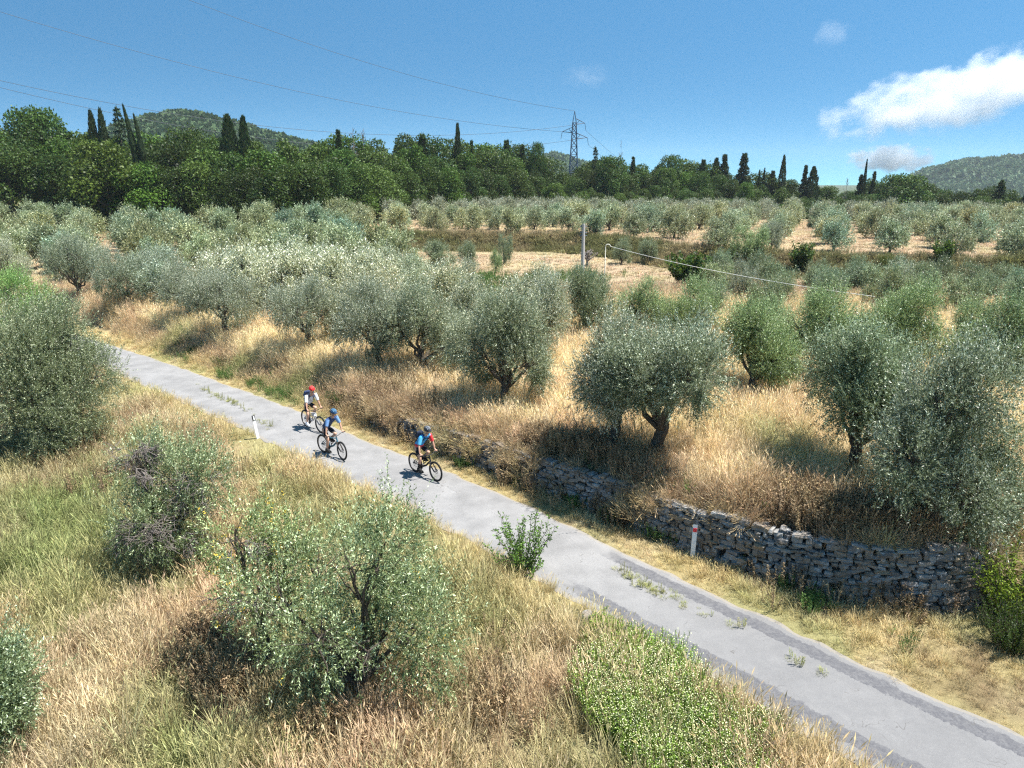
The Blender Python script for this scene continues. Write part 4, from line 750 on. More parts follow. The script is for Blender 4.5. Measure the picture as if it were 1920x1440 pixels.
# ------------------------------------------------------------------ shrubs as things
def shrub(kind, hh, ww, stems, nl, L, W, mat, up=.8, col=(1, 1, 1)):
    tb = MB(); cb = MB()
    for q in range(stems):
        a = rng.random()*6.28; r0 = ww*.12*rng.random(); l = hh*(.55+.45*rng.random()); b_ = np.array([math.cos(a)*r0, math.sin(a)*r0, 0]); tp = b_+np.array([math.cos(a)*ww*.42*rng.random(), math.sin(a)*ww*.42*rng.random(), l*up])
        P = limb(tb, b_, tp, .012, .004, 5, .12, 4); k = nl//stems; f = .1+.9*rng.random(k); I = f*4; i0 = np.minimum(I.astype(int), 3); Q = P[i0]+(P[i0+1]-P[i0])*(I-i0)[:, None]; D = rdir(k, .5); leaves(cb, Q+D*.06*rng.random((k, 1)), D, L*(.6+.7*rng.random(k)), W, None, 0, None, .8)
    PROTO[kind] = {'foliage': cb.data(kind, mat), 'stem': tb.data(kind+'_stems', M_BARK)}
def put_shrub(kind, px, py, colr, lab, name='shrub', sc_=1, group=None, cat='shrub'):
    g = G(px, py); return tree_obj(kind, name, g, rng.random()*6, (sc_, sc_, sc_), colr, lab, cat, group)
shrub('roadshrub', 1.95, 2.3, 34, 3000, .075, .038, M_WEED)
put_shrub('roadshrub', 985, 1072, (.75, .95, .8), 'leafy green shrub with tall shoots growing over the near road edge')
shrub('brombush', 2.2, 2.4, 80, 9000, .06, .03, M_WEED); put_shrub('brombush', 1905, 1165, (1.15, 1.1, .4), 'yellow-green broom shrub at the right end of the stone wall', sc_=1.15)
put_shrub('brombush', 1895, 1225, (.22, .3, .2), 'shrub coloured dark for the shade below the yellow-green broom', sc_=.7); put_shrub('brombush', 1985, 1140, (.35, .45, .3), 'shrub coloured dark for shade, cut off by the right edge, beside the wall end', sc_=1.2)  # shade is put into the dark object colours of these two shrubs
shrub('figbush', 3.4, 4.2, 90, 5200, .2, .17, M_WEED); put_shrub('figbush', 1290, 545, (.3, .45, .3), 'dark glossy fig bush below the white cable', sc_=1.15)
shrub('conebush', 3.4, 2.4, 70, 4200, .2, .12, M_WEED); put_shrub('conebush', 1500, 515, (.3, .42, .32), 'dark conical green bush on the edge of the upper field', sc_=1.15)
put_shrub('conebush', 1765, 500, (.35, .5, .25), 'dark green bush with a pointed top on the right of the bank', sc_=.9)
put_shrub('brombush', 1665, 508, (.75, .7, .25), 'small round yellow-green bush on the bank', sc_=1.0); put_shrub('figbush', 372, 392, (.6, 1.0, .4), 'bright green bush in front of the dark wood on the left', sc_=1.3)
put_shrub('figbush', 120, 365, (.5, .6, .25), 'yellow-green bush at the foot of the left part of the wood', sc_=1.3)
for px, py, lab in ((345, 655, 'dark bramble bush at the far end of the bank'), (372, 668, 'dark bramble bush second along the bank'), (420, 690, 'dark bramble bush nearest the round silvery olive'), (640, 760, 'dark bramble bush behind the blue-helmeted cyclist')):
    g = G(px, py); tree_obj('brombush', 'bramble_bush', g, rng.random()*6, (.62, .62, .42), (.22, .32, .18), lab, 'bush', 'dark bramble bushes on the bank')  # one even dark object colour for all the bramble bushes
# bare thicket twigs at lower field and the wall's dead branches
cb, tb = bare(1.6, 2.2, 22); PROTO['twigbush'] = {'branches': cb.data('twig_b', M_TWIG), 'trunk': tb.data('twig_t', M_TWIG)}
g = G(1100, 500); tree_obj('twigbush', 'bare_shrub', g, 0, (1.2, 1.2, 1), (1, 1, 1), 'bare twiggy shrub beside the foot of the concrete pole', 'shrub')

# ------------------------------------------------------------------ dry-stone wall
def stonemat():
    m = NT('limestone'); P = m.pos(); ti = m.attr('tint').outputs['Fac']; n = m.noise(9, 6, P, .7); n2 = m.noise(38, 4, P, .8)
    c = m.ramp(ti, [(0, (.09, .09, .09)), (.5, (.25, .245, .24)), (.85, (.37, .36, .34)), (1, (.28, .22, .15))]); c = m.mix(m.math('MULTIPLY', m.math('GREATER_THAN', n, .56), .55), c, (.52, .53, .52)); c = m.mix(m.math('MULTIPLY', m.math('GREATER_THAN', m.noise(2.2, 4, P), .5), .55), c, (.24, .18, .12)); c = m.mix(m.math('MULTIPLY', m.math('LESS_THAN', n2, .42), .6), c, (.09, .09, .085))
    return m.done(m.pr(c, .9, .2, m.math('ADD', n, n2), .9, .04))
M_STONE = stonemat(); M_CORE = simple('wall_core', (.05, .042, .035), .95, .05)
WP, WS = resample(BND[6:16], .1); WT = nrm(np.gradient(WP, axis=0)); WN = np.stack([WT[:, 1], -WT[:, 0]], 1)
if WN[50] @ np.array([-1, -1]) < 0: WN = -WN
def stone(mb, c, T, N, sz, t):
    g = np.array([(x, y, z) for x in (-1, 0, 1) for y in (-1, 0, 1) for z in (-1, 0, 1)], float)
    V = g.copy(); m_ = np.abs(g).sum(1); V *= np.where(m_ == 3, .86, np.where(m_ == 2, .95, 1.0))[:, None]; V += rng.normal(size=V.shape)*.10; V = V*np.array(sz)*.5
    a = rng.normal()*.10; ca_, sa_ = math.cos(a), math.sin(a); V = np.stack([V[:, 0]*ca_-V[:, 2]*sa_, V[:, 1], V[:, 0]*sa_+V[:, 2]*ca_], 1)
    W_ = V[:, :1]*np.array([T[0], T[1], 0])+V[:, 1:2]*np.array([N[0], N[1], 0])+V[:, 2:]*np.array([0, 0, 1.]); mb.add(W_+c, STF, 0, t, False)
ID = lambda x, y, z: (x+1)*9+(y+1)*3+(z+1)
STF = []
for ax in range(3):
    for sg in (-1, 1):
        for a in (-1, 0):
            for b_ in (-1, 0):
                q = []
                for da, db in ((0, 0), (1, 0), (1, 1), (0, 1)):
                    v = [0, 0, 0]; v[ax] = sg; v[(ax+1) % 3] = a+da; v[(ax+2) % 3] = b_+db; q.append(ID(*v))
                STF.append(q if sg > 0 else q[::-1])
mb = MB(); zc = -.05; row = 0
while zc < 1.75:
    rh = .06+.13*rng.random()**1.3; s = rng.random()*.2
    while s < WS[-1]-.05:
        L_ = .10+.38*rng.random()**2; i_ = min(int((s+L_/2)/.1), len(WS)-1); hw = float(hwall(WP[i_, 0])); hh_ = rh*(.85+.3*rng.random())
        if zc+hh_*.5 < hw-.04+.1*(vn(s, 0, .6, 7)-.5) and not (rng.random() < (.16 if WP[i_, 0] < 2 else .03)) and zc < hw*(.25+.75*float(ss(0, 3.5, s))):
            bat = (hw-zc)*.1; c = np.array([*(WP[i_]+WN[i_]*(.06+bat+rng.normal()*.02)), zc+hh_*.5+(fbm(s, zc, 1.5, 8)-.5)*.05]); stone(mb, c, WT[i_], WN[i_], (L_*.97, .32, hh_*1.02), float(np.clip(rng.normal(.5, .27), 0, 1)))
        s += L_
    zc += rh*.93
# squared return at the right-hand end
for q in range(60):
    z_ = rng.random()*1.5; d = rng.random()*1.0; c = np.array([WP[-1, 0]+.12, WP[-1, 1]+d, z_]); stone(mb, c, (0, 1), (1, 0), (.3, .25, .16), rng.random())
wall = empty('dry_stone_wall', (float(WP[60, 0]), float(WP[60, 1]), 0)); tag(wall, 'grey dry-stone retaining wall along the upper side of the road', 'wall')
st_o = mb.obj('stonework', M_STONE, wall); st_o.location = -wall.location
cbm = MB(); A = []
for q in range(0, len(WS), 4): p = WP[q]; hw = (float(hwall(p[0]))-.15)*(.25+.75*float(ss(0, 3.5, WS[q]))); A += [(*(p+WN[q]*(.05+.1*hw)), -.1), (*(p-WN[q]*.0), hw), (*(p-WN[q]*.5), hw), (*(p-WN[q]*.5), -.1)]
nq = len(A)//4; Fw = [[a*4+b_, a*4+(b_+1) % 4, (a+1)*4+(b_+1) % 4, (a+1)*4+b_] for a in range(nq-1) for b_ in range(4)]; cbm.add(A, Fw, 0); core = cbm.obj('dark_backing', M_CORE, wall); core.location = -wall.location  # plain dark backing strip behind the stones, showing through their gaps
# fallen stones
for px, py, s_, lab in ((1105, 1172, .42, 'pale boulder lying in the grass left of the green flowering weeds'), (1395, 1075, .2, 'small stone fallen at the foot of the wall'), (1040, 902, .28, 'white-faced stone fallen from the wall behind the lead cyclist')):
    g = G(px, py); mb = MB(); stone(mb, (0, 0, .08), (1, 0), (0, 1), (s_, s_*.8, s_*.7), .8); o = mb.obj('stone', M_STONE); o.location = (g[0], g[1], g[2]+.12); sb = o.modifiers.new('round', 'SUBSURF'); sb.levels = 2; sb.render_levels = 2; tag(o, lab, 'stone', 'loose stones')

# ------------------------------------------------------------------ roadside posts
M_WHITE = simple('white_plastic', (.78, .78, .77), .5, var=.06); M_BLACK = simple('black_paint', (.02, .02, .022), .5); M_RED = simple('red_reflector', (.7, .02, .03), .3); M_REFL = simple('white_reflector', (.9, .9, .88), .3, var=.03)
def delineator(px, py, kind, lab, rz, tilt, hh=1.0):
    g = G(px, py); o = empty('delineator_post', (g[0], g[1], max(g[2], 0)), rz); o.rotation_euler = (tilt[0], tilt[1], rz); tag(o, lab, 'road post', 'roadside marker posts')
    sec = [(-.06, -.045), (.06, -.045), (.045, .0), (.0, .055), (-.045, .0)]
    def prism(mb, z0, z1, s, slant=0): 
        V = [(x*s, y*s, z0) for x, y in sec]+[(x*s, y*s, z1+(slant*(y+.045)/.1)) for x, y in sec]; n = 5; mb.add(V, [[a, (a+1) % n, n+(a+1) % n, n+a] for a in range(n)]); mb.add(V, [list(range(n, 2*n))]); mb.add(V, [list(range(n))[::-1]])
    b = MB()
    if kind == 'black': prism(b, -.3, hh*.76, 1); b.obj('post', M_WHITE, o); b = MB(); prism(b, hh*.76, hh, 1.03, -.05); b.obj('cap_band', M_BLACK, o); b = MB(); box(b, (.005, -.052, hh*.88), (.05, .01, .17)); b.obj('reflector', M_REFL, o)
    else: prism(b, -.3, hh, 1, -.05); b.obj('post', M_WHITE, o); b = MB(); box(b, (0, -.05, hh*.84), (.1, .012, .11)); b.obj('reflector', M_RED, o)
delineator(483, 822, 'black', 'white roadside post with black band and white reflector on the near road edge', R(50), (0, R(-7)), 1.0)
delineator(1298, 1046, 'red', 'white roadside post with a red reflector on the verge before the stone wall', R(-14), (0, R(1)), 1.02)

# ------------------------------------------------------------------ poles, cable, pylon and lines
M_CONC = simple('pole_concrete', (.42, .40, .38), .85, .2, sc_=12); M_STEEL = simple('galvanised_steel', (.10, .14, .20), .5, .5, .6); M_PALE = simple('cream_pipe', (.62, .60, .5), .5); M_WIRE = simple('wire', (.06, .07, .09), .5); M_CABLE = simple('white_cable', (.8, .8, .76), .5, var=.04)
p = AT(1092, 66); zt = ZTOP(1092, 420, 66); pole = empty('utility_pole', p); tag(pole, 'slim concrete utility pole standing in the lower dry field', 'pole')
mb = MB(); tube(mb, [(0, 0, -.5), (0, 0, zt-p[2])], [.19, .13], 10); mb.obj('shaft', M_CONC, pole)
for zz in (.2, .75, 1.0): mb = MB(); tube(mb, [(-.32, 0, zt-p[2]-zz), (.32, 0, zt-p[2]-zz)], .03, 6); tube(mb, [(-.2, 0, zt-p[2]-zz-.06), (-.2, 0, zt-p[2]-zz+.12)], .05, 6); mb.obj('bracket', M_STEEL, pole)
p = AT(1133, 60); zt = ZTOP(1136, 458, 60)-p[2]; hook = empty('standpipe', p); tag(hook, 'pale pipe with a hooked top holding the white cable, right of the concrete pole', 'pipe'); a = np.linspace(math.pi, .15, 9); P = [(0, 0, -.4), (0, 0, zt-.2)]+[(.2+.2*math.cos(q), 0, zt-.2+.2*math.sin(q)) for q in a]
mb = MB(); tube(mb, P, .035, 8); mb.obj('bent_pipe', M_PALE, hook)
def wire(pts, r, name, lab, mat, cat, group=None, n=60, ext=1.0):
    """a sagging line: straight in plan, parabola in height, through three points"""
    A_, Bm, Cc = [np.array(q, float) for q in pts]; d = Cc-A_; L2 = d[0]**2+d[1]**2; f = lambda q: ((q[0]-A_[0])*d[0]+(q[1]-A_[1])*d[1])/L2
    co = np.polyfit([0, f(Bm), 1], [A_[2], Bm[2], Cc[2]], 2); t = np.linspace(0, ext, n); P = np.stack([A_[0]+d[0]*t, A_[1]+d[1]*t, np.polyval(co, t)], 1)
    mb = MB(); tube(mb, P, r, 5); o = mb.obj(name, mat); tag(o, lab, cat, group); return o
def onplan(px, py, A_, B_):
    """where the sight line through (px, py) crosses the vertical plane A-B"""
    d = ray(px, py); n = np.array([-(B_[1]-A_[1]), B_[0]-A_[0]]); t = (n@np.array(A_[:2]))/(n@d[:2]); return np.array([d[0]*t, d[1]*t, H+d[2]*t])
h0 = np.array([p[0]+.4, p[1], p[2]+zt-.17]); q2 = (20.0, 40.5); wire([h0, onplan(1400, 519, h0, q2), onplan(1640, 556, h0, q2)], .016, 'cable', 'white cable hanging from the hooked pipe down into the olive trees on the right', M_CABLE, 'cable')
PD = 200.0; pb = np.array([(1068-960)/F*PD/math.cos(PITCH)*.97, PD, float(h(15, PD))])
def Zp(py): return float(ZTOP(1068, py, PD))
px2m = PD/F/math.cos(PITCH)*.985
pb[0] = (1068-960)*px2m; pyl = empty('electricity_pylon', pb); tag(pyl, 'lattice steel electricity pylon with three arms behind the wood', 'pylon')
def lat(mb, a, b, r=.07): tube(mb, [a, b], r, 4, 0, .5, False)
body = MB(); zT = Zp(208)-pb[2]; lv = [0, 3, 6, 9, 11.5, 14]; z1 = Zp(230)-pb[2]
lv = [0, z1*.16, z1*.3, z1*.43, z1*.54, z1*.64, z1*.73, z1*.81, z1*.88, z1*.94, z1]; wv = lambda z: 1.55-1.1*min(1, z/z1)
for a, b in zip(lv[:-1], lv[1:]):
    ca = [(sx*wv(a), sy*wv(a), a) for sx, sy in ((-1, -1), (1, -1), (1, 1), (-1, 1))]; cb_ = [(sx*wv(b), sy*wv(b), b) for sx, sy in ((-1, -1), (1, -1), (1, 1), (-1, 1))]
    for q in range(4): lat(body, ca[q], cb_[q], .10); lat(body, ca[q], cb_[(q+1) % 4], .055); lat(body, ca[(q+1) % 4], cb_[q], .055); lat(body, cb_[q], cb_[(q+1) % 4], .05)
for q in cb_: lat(body, q, (0, 0, zT), .08)
body.obj('tower', M_STEEL, pyl)
arms = []
for px_, py_, zy in ((1047, 247, 240), (1086, 231, 226), (1091, 258, 252)):
    tip = np.array([(px_-1068)*px2m, 0, Zp(py_)-pb[2]]); m_ = MB(); sx = np.sign(tip[0]); zz = tip[2]; ww_ = wv(zz)
    for sy in (-1, 1): lat(m_, (sx*ww_, sy*ww_, zz-.2), tip, .07); lat(m_, (sx*ww_, sy*ww_, zz+1.1), tip, .07); lat(m_, (sx*ww_, sy*ww_, zz-.2), (sx*ww_+tip[0]*.25, sy*ww_*.5, zz+.55), .05)
    ao = m_.obj('arm', M_STEEL, pyl); m_ = MB(); tube(m_, [tip, tip+(sx*.15, 0, -.9), tip+(sx*.3, 0, -1.8)], .06, 5); m_.obj('insulator', M_STEEL, ao); arms.append(pb+tip)
# spans: to the next pylon up the valley on the left, and away beyond the wood on the right
Q = np.array([-215.0, 55.0]); WG = 'wires of the power line'
def span(st, mids, end, lab):
    B_ = Q; pts = [st, onplan(*mids, st, B_), onplan(*end, st, B_)]; wire(pts, .035, 'power_line', lab, M_WIRE, 'wire', WG, 80, 1.5)
span(arms[0], (700, 200), (0, 22), 'power wire meeting the pylon at its left arm, crossing the whole sky')
span(pb+(0, 0, zT), (700, 121), (355, 0), 'topmost power wire, running from the pylon tip to the top edge')
span(arms[1], (627, 248), (0, 151), 'upper of the two lowest power wires at the left edge')
span(arms[2], (800, 281), (0, 164), 'lower of the two lowest power wires at the left edge')
for q, lab in ((arms[1], 'power wire running off right from the upper right arm'), (arms[2], 'power wire running off right from the lower right arm')):
    s_ = q+(.3, 0, -1.8); e_ = s_+(70, 160, -22); wire([s_, s_+(20, 46, -9.5), e_], .03, 'power_line', lab, M_WIRE, 'wire', WG, 40)

# ------------------------------------------------------------------ bicycles and riders
def bicycle(loc, rz, lab, fm, accent, steer=0.0, crank=-1.35):
    o = empty('bicycle', loc, rz); tag(o, lab, 'bicycle', 'mountain bikes ridden along the road')
    rw = .355; RX = np.array([-.45, 0, rw]); FX = np.array([.72, 0, rw]); BBk = np.array([0, 0, .335])
    def wheel(cx, par):
        wt = empty('wheel', (0, 0, 0)); wt.parent = par; wt.location = cx
        m_ = MB(); a = np.linspace(0, 2*math.pi, 41); P = np.stack([np.cos(a)*rw*.93, a*0, np.sin(a)*rw*.93], 1)
        th = np.arange(10)*2*math.pi/10; V = []; 
        for q in a[:-1]: V += [((rw-.028+.028*math.cos(t))*math.cos(q), .027*math.sin(t), (rw-.028+.028*math.cos(t))*math.sin(q)) for t in th]
        Fw = [[i*10+j, i*10+(j+1) % 10, ((i+1) % 40)*10+(j+1) % 10, ((i+1) % 40)*10+j] for i in range(40) for j in range(10)]; m_.add(V, Fw, 0, .5, True); m_.obj('tyre', M_TYRE, wt)
        m_ = MB(); V = []
        for q in a[:-1]: V += [((rw-.062+dx)*math.cos(q), dy, (rw-.062+dx)*math.sin(q)) for dx, dy in ((-.012, -.012), (.01, -.015), (.01, .015), (-.012, .012))]
        m_.add(V, [[i*4+j, i*4+(j+1) % 4, ((i+1) % 40)*4+(j+1) % 4, ((i+1) % 40)*4+j] for i in range(40) for j in range(4)]); m_.obj('rim', M_RIM, wt)
        m_ = MB()
        for q in range(28): t = q*2*math.pi/28; s_ = .02*(1 if q % 2 else -1); tube(m_, [(math.cos(t+.35*(1 if q % 4 < 2 else -1))*.025, s_, math.sin(t+.35*(1 if q % 4 < 2 else -1))*.025), (math.cos(t)*(rw-.065), 0, math.sin(t)*(rw-.065))], .0016, 3, 0, .5, False)
        m_.obj('spokes', M_RIM, wt); m_ = MB(); tube(m_, [(0, -.05, 0), (0, .05, 0)], .022, 10); n_d = 20; V = [(math.cos(t*2*math.pi/n_d)*r, .035, math.sin(t*2*math.pi/n_d)*r) for r in (.065, .085) for t in range(n_d)]; m_.add(V, [[t, (t+1) % n_d, n_d+(t+1) % n_d, n_d+t] for t in range(n_d)]); m_.obj('hub', M_RIM, wt); return wt
    wheel(RX, o)
    HT = np.array([.41, 0, .77]); HB = np.array([.455, 0, .64]); ST = np.array([-.17, 0, .74])
    m_ = MB(); tube(m_, [HT+(-.005, 0, .02), HB], .026, 10); tube(m_, [HB+(0, 0, .02), (.2, 0, .43), BBk], [.027, .034, .036], 10); tube(m_, [HT, ST+(.03, 0, -.09)], [.022, .018], 10); tube(m_, [BBk, ST], .018, 10); tube(m_, [BBk+(0, -.045, 0), BBk+(0, .045, 0)], .03, 10)
    for s_ in (-1, 1): tube(m_, [BBk+(-.03, s_*.03, .02), BBk+(-.2, s_*.06, .03), RX+(0, s_*.066, 0)], [.016, .013, .011], 8); tube(m_, [ST+(.02, s_*.02, -.14), ST+(-.1, s_*.055, -.2), RX+(0, s_*.066, 0)], [.012, .011, .01], 8)
    m_.obj('frame', fm, o); m_ = MB(); tube(m_, [(.06, 0, .45), (.2, 0, .56)], .02, 8); tube(m_, [(-.12, 0, .56), (.05, 0, .6)], .024, 8); m_.obj('shock', accent, o)
    ft = empty('front_fork', (0, 0, 0)); ft.parent = o; ax = nrm(HT-HB); ft.location = HB
    ft.rotation_mode = 'AXIS_ANGLE'; ft.rotation_axis_angle = (steer, *ax)
    # children of the fork assembly stay at part level under the bicycle
    bpy.data.objects.remove(ft)
    Rm = np.array(Matrix.Rotation(steer, 3, Vector(ax))); rot = lambda q: HB+Rm@(np.array(q)-HB)
    m_ = MB(); 
    for s_ in (-1, 1): tube(m_, [rot(HB+(.02, s_*.06, -.03)), rot(HB+(.1, s_*.06, -.13))], .017, 8); tube(m_, [rot(HB+(.1, s_*.06, -.13)), rot(FX+(0, s_*.06, 0))], .022, 8)
    tube(m_, [rot(HB+(.02, -.075, -.03)), rot(HB+(.02, .075, -.03))], .024, 8); tube(m_, [rot(HB), rot(HB+(.02, 0, -.03))], .025, 8); m_.obj('fork', accent, o)
    wf = wheel(rot(FX), o); wf.rotation_euler = (0, 0, steer)
    hc = HT+(-.02, 0, .07); m_ = MB(); tube(m_, [HT, hc], .018, 8); tube(m_, [hc, hc+(.05, 0, .03)], .018, 8); BC = hc+np.array([.05, 0, .03])
    bar = [rot(BC+q) for q in ((-.05, -.38, .05), (-.03, -.2, .045), (0, -.06, 0), (0, .06, 0), (-.03, .2, .045), (-.05, .38, .05))]; tube(m_, bar, .013, 8); hb = m_.obj('handlebar', M_BLK, o)
    for s_ in (-1, 1): m_ = MB(); a_, b2 = rot(BC+(-.043, s_*.26, .047)), rot(BC+(-.05, s_*.39, .05)); tube(m_, [a_, b2], .018, 8); tube(m_, [a_+(.02, 0, -.01), a_+(.05, s_*.05, -.03)], .006, 5); m_.obj('grip', M_TYRE, hb)
    m_ = MB(); SP = np.array([-.235, 0, .93]); tube(m_, [ST, SP], .014, 8); m_.obj('seatpost', M_BLK, o)
    m_ = MB(); V = []; 
    for xs_, w_, z_ in ((-.13, .072, .012), (-.09, .08, .02), (-.02, .055, .01), (.06, .026, .004), (.14, .018, -.002)): V += [(SP[0]+xs_, -w_, SP[2]+z_-.012), (SP[0]+xs_, -w_*.7, SP[2]+z_+.018), (SP[0]+xs_, w_*.7, SP[2]+z_+.018), (SP[0]+xs_, w_, SP[2]+z_-.012)]
    m_.add(V, [[i*4+j, i*4+(j+1) % 4, (i+1)*4+(j+1) % 4, (i+1)*4+j] for i in range(4) for j in range(4)]+[[3, 2, 1, 0], [16, 17, 18, 19]], 0, .5, True); m_.obj('saddle', M_BLK, o)
    m_ = MB(); n_d = 24
    for r_, yy in ((.078, -.055),): tube(m_, [BBk+(0, yy-.004, 0), BBk+(0, yy+.004, 0)], r_, n_d)
    ped = {}
    for s_, a_ in ((-1, crank), (1, crank+math.pi)):
        pe = BBk+np.array([math.cos(a_)*.172, s_*.085, math.sin(a_)*.172]); tube(m_, [BBk+(0, s_*.06, 0), pe], .014, 8); ped[s_] = pe+(0, s_*.06, 0)
    m_.obj('crankset', M_BLK, o)
    for s_ in (-1, 1): m_ = MB(); box(m_, ped[s_], (.1, .1, .018)); m_.obj('pedal', M_BLK, o)
    m_ = MB(); ch = [BBk+(0, -.055, .078), RX+(0, -.05, .04), RX+(-.04, -.05, 0), RX+(0, -.05, -.04), (-.38, -.05, .24), (-.32, -.05, .26), BBk+(0, -.055, -.078)]; tube(m_, ch, .006, 4); m_.obj('chain', M_RIM, o)
    return o, {'sad': SP+(0, 0, .03), 'ped': ped, 'grip': {s_: rot(BC+(-.046, s_*.32, .065)) for s_ in (-1, 1)}}
M_TYRE = simple('tyre_rubber', (.018, .018, .018), .8, .2); M_RIM = simple('dark_alloy', (.08, .08, .085), .4, .5, .6); M_BLK = simple('black_parts', (.02, .02, .022), .45)
M_SKIN = simple('skin', (.52, .30, .21), .55, .35, var=.08); M_SHORTS = simple('black_shorts', (.012, .013, .02), .8, .2); M_NAVY = simple('navy_cloth', (.02, .03, .08), .8, .2)
def skinned(name, J, E_, root, mat, parent, sub=2):
    """a continuous tapered body grown from joints (position, radius) and bones"""
    names = list(J); ix = {k: i for i, k in enumerate(names)}; me = bpy.data.meshes.new(name); me.from_pydata([tuple(J[k][0]) for k in names], [(ix[a], ix[b]) for a, b in E_], [])
    ob = bpy.data.objects.new(name, me); COL.objects.link(ob); md = ob.modifiers.new('s', 'SKIN'); md.use_smooth_shade = True; md.branch_smoothing = .6
    sv = me.skin_vertices[0].data
    for k in names: r = J[k][1]; sv[ix[k]].radius = (r, r) if np.isscalar(r) else r; sv[ix[k]].use_root = (k == root)
    sb = ob.modifiers.new('u', 'SUBSURF'); sb.levels = sub; sb.render_levels = sub; dg = bpy.context.evaluated_depsgraph_get(); dg.update(); m2 = bpy.data.meshes.new_from_object(ob.evaluated_get(dg)); bpy.data.objects.remove(ob)
    m2.materials.clear(); m2.materials.append(mat); m2.polygons.foreach_set('use_smooth', np.ones(len(m2.polygons), bool)); o = bpy.data.objects.new(name, m2); COL.objects.link(o)
    if parent: o.parent = parent
    return o
def ik(a, b, l1, l2, pole):
    a, b = np.array(a, float), np.array(b, float); d = b-a; L_ = min(np.linalg.norm(d), (l1+l2)*.999); u_ = nrm(d); x = (l1*l1-l2*l2+L_*L_)/(2*L_); hgt = math.sqrt(max(l1*l1-x*x, 1e-6)); p_ = np.array(pole, float); p_ = nrm(p_-u_*(p_@u_)); return a+u_*x+p_*hgt
def rider(bike, K, lab, jersey, sleeve, helmet, shoe, sock, hip_lift=.0, pack=None, sleeveL=.62, longs=False, headturn=0, jersey2=None, torso_lean=0.0):
    o = empty('person', bike.location, bike.rotation_euler[2]); tag(o, lab, 'person', 'cyclists riding down the road')
    hip = K['sad']+np.array([.02, 0, .07+hip_lift]); chest = hip+np.array([.30+torso_lean, 0, .40]); neck = hip+np.array([.40+torso_lean, 0, .52]); hd = neck+np.array([.085, 0, .15]); J = {}; E_ = []
    J['hip'] = (hip, (.135, .125)); J['waist'] = (hip+(.10, 0, .17), .125); J['chest'] = (chest, (.155, .14)); J['neck0'] = (neck, .068); J['neck1'] = (neck+(.04, 0, .065), .056); J['head'] = (hd, (.085, .082)); J['crown'] = (hd+(.012, 0, .085), (.08, .078)); J['nose'] = (hd+(.098, 0, -.005), .012)
    E_ += [('hip', 'waist'), ('waist', 'chest'), ('chest', 'neck0'), ('neck0', 'neck1'), ('neck1', 'head'), ('head', 'crown'), ('head', 'nose')]
    pts = {}
    for s_, n_s in ((-1, 'r'), (1, 'l')):
        sh = chest+np.array([.04, s_*.185, .055]); gr = K['grip'][s_]+np.array([-.03, 0, .012]); wr = gr+np.array([-.075, s_*.0, .03]); el = ik(sh, wr, .29, .25, (-.15, s_*.9, -.55))
        hj = hip+np.array([0, s_*.09, -.02]); pd = K['ped'][s_]; an = pd+np.array([-.09, -s_*.01, .10]); kn = ik(hj, an, .43, .42, (1, s_*.12, .4)); to = pd+np.array([.09, 0, .035])
        J['sh'+n_s] = (sh, .062); J['el'+n_s] = (el, .041); J['fa'+n_s] = (el+(wr-el)*.35, .04); J['wr'+n_s] = (wr, .026); J['pa'+n_s] = (wr+(gr-wr)*.75, (.036, .02))
        E_ += [('chest', 'sh'+n_s), ('sh'+n_s, 'el'+n_s), ('el'+n_s, 'fa'+n_s), ('fa'+n_s, 'wr'+n_s), ('wr'+n_s, 'pa'+n_s)]
        for f_ in range(4): yy = (f_-1.5)*.021; a_ = gr+np.array([.022, yy*s_, .012-abs(f_-1.2)*.002]); b2 = a_+np.array([.018-.002*f_, 0, -.03]); c_ = b2+np.array([-.022, 0, -.018]); J[f'f{f_}a'+n_s] = (a_, .0095); J[f'f{f_}b'+n_s] = (b2, .009); J[f'f{f_}c'+n_s] = (c_, .008); E_ += [('pa'+n_s, f'f{f_}a'+n_s), (f'f{f_}a'+n_s, f'f{f_}b'+n_s), (f'f{f_}b'+n_s, f'f{f_}c'+n_s)]
        a_ = gr+np.array([-.02, -s_*.04, -.005]); b2 = a_+np.array([.015, -s_*.012, -.025]); J['ta'+n_s] = (a_, .011); J['tb'+n_s] = (b2, .0095); E_ += [('pa'+n_s, 'ta'+n_s), ('ta'+n_s, 'tb'+n_s)]
        J['hj'+n_s] = (hj, .095); J['th'+n_s] = (hj+(kn-hj)*.45, .082); J['kn'+n_s] = (kn, .056); J['ca'+n_s] = (kn+(an-kn)*.32, .056); J['an'+n_s] = (an, .034); J['to'+n_s] = (to, (.024, .018)); E_ += [('hip', 'hj'+n_s), ('hj'+n_s, 'th'+n_s), ('th'+n_s, 'kn'+n_s), ('kn'+n_s, 'ca'+n_s), ('ca'+n_s, 'an'+n_s), ('an'+n_s, 'to'+n_s)]
        pts[s_] = dict(sh=sh, el=el, wr=wr, hj=hj, kn=kn, an=an, to=to, pd=pd)
    skinned('body', J, E_, 'hip', M_SKIN, o)
    # jersey with sleeves, shorts with legs
    for nm, sides in (('jersey', (-1, 1)),):
        JJ = {'hip': (hip+(.02, 0, .03), (.158, .148)), 'waist': (hip+(.10, 0, .17), .148), 'chest': (chest, (.178, .16)), 'neck': (neck-(.012, 0, .01), .088)}; EE = [('hip', 'waist'), ('waist', 'chest'), ('chest', 'neck')]
        for s_ in (-1, 1): q = pts[s_]; JJ[f's{s_}'] = (q['sh'], .082); EE += [('chest', f's{s_}')]; JJ[f'u{s_}'] = (q['sh']+(q['el']-q['sh'])*.3, .07); EE += [(f's{s_}', f'u{s_}')]
        skinned('jersey', JJ, EE, 'waist', jersey, o)
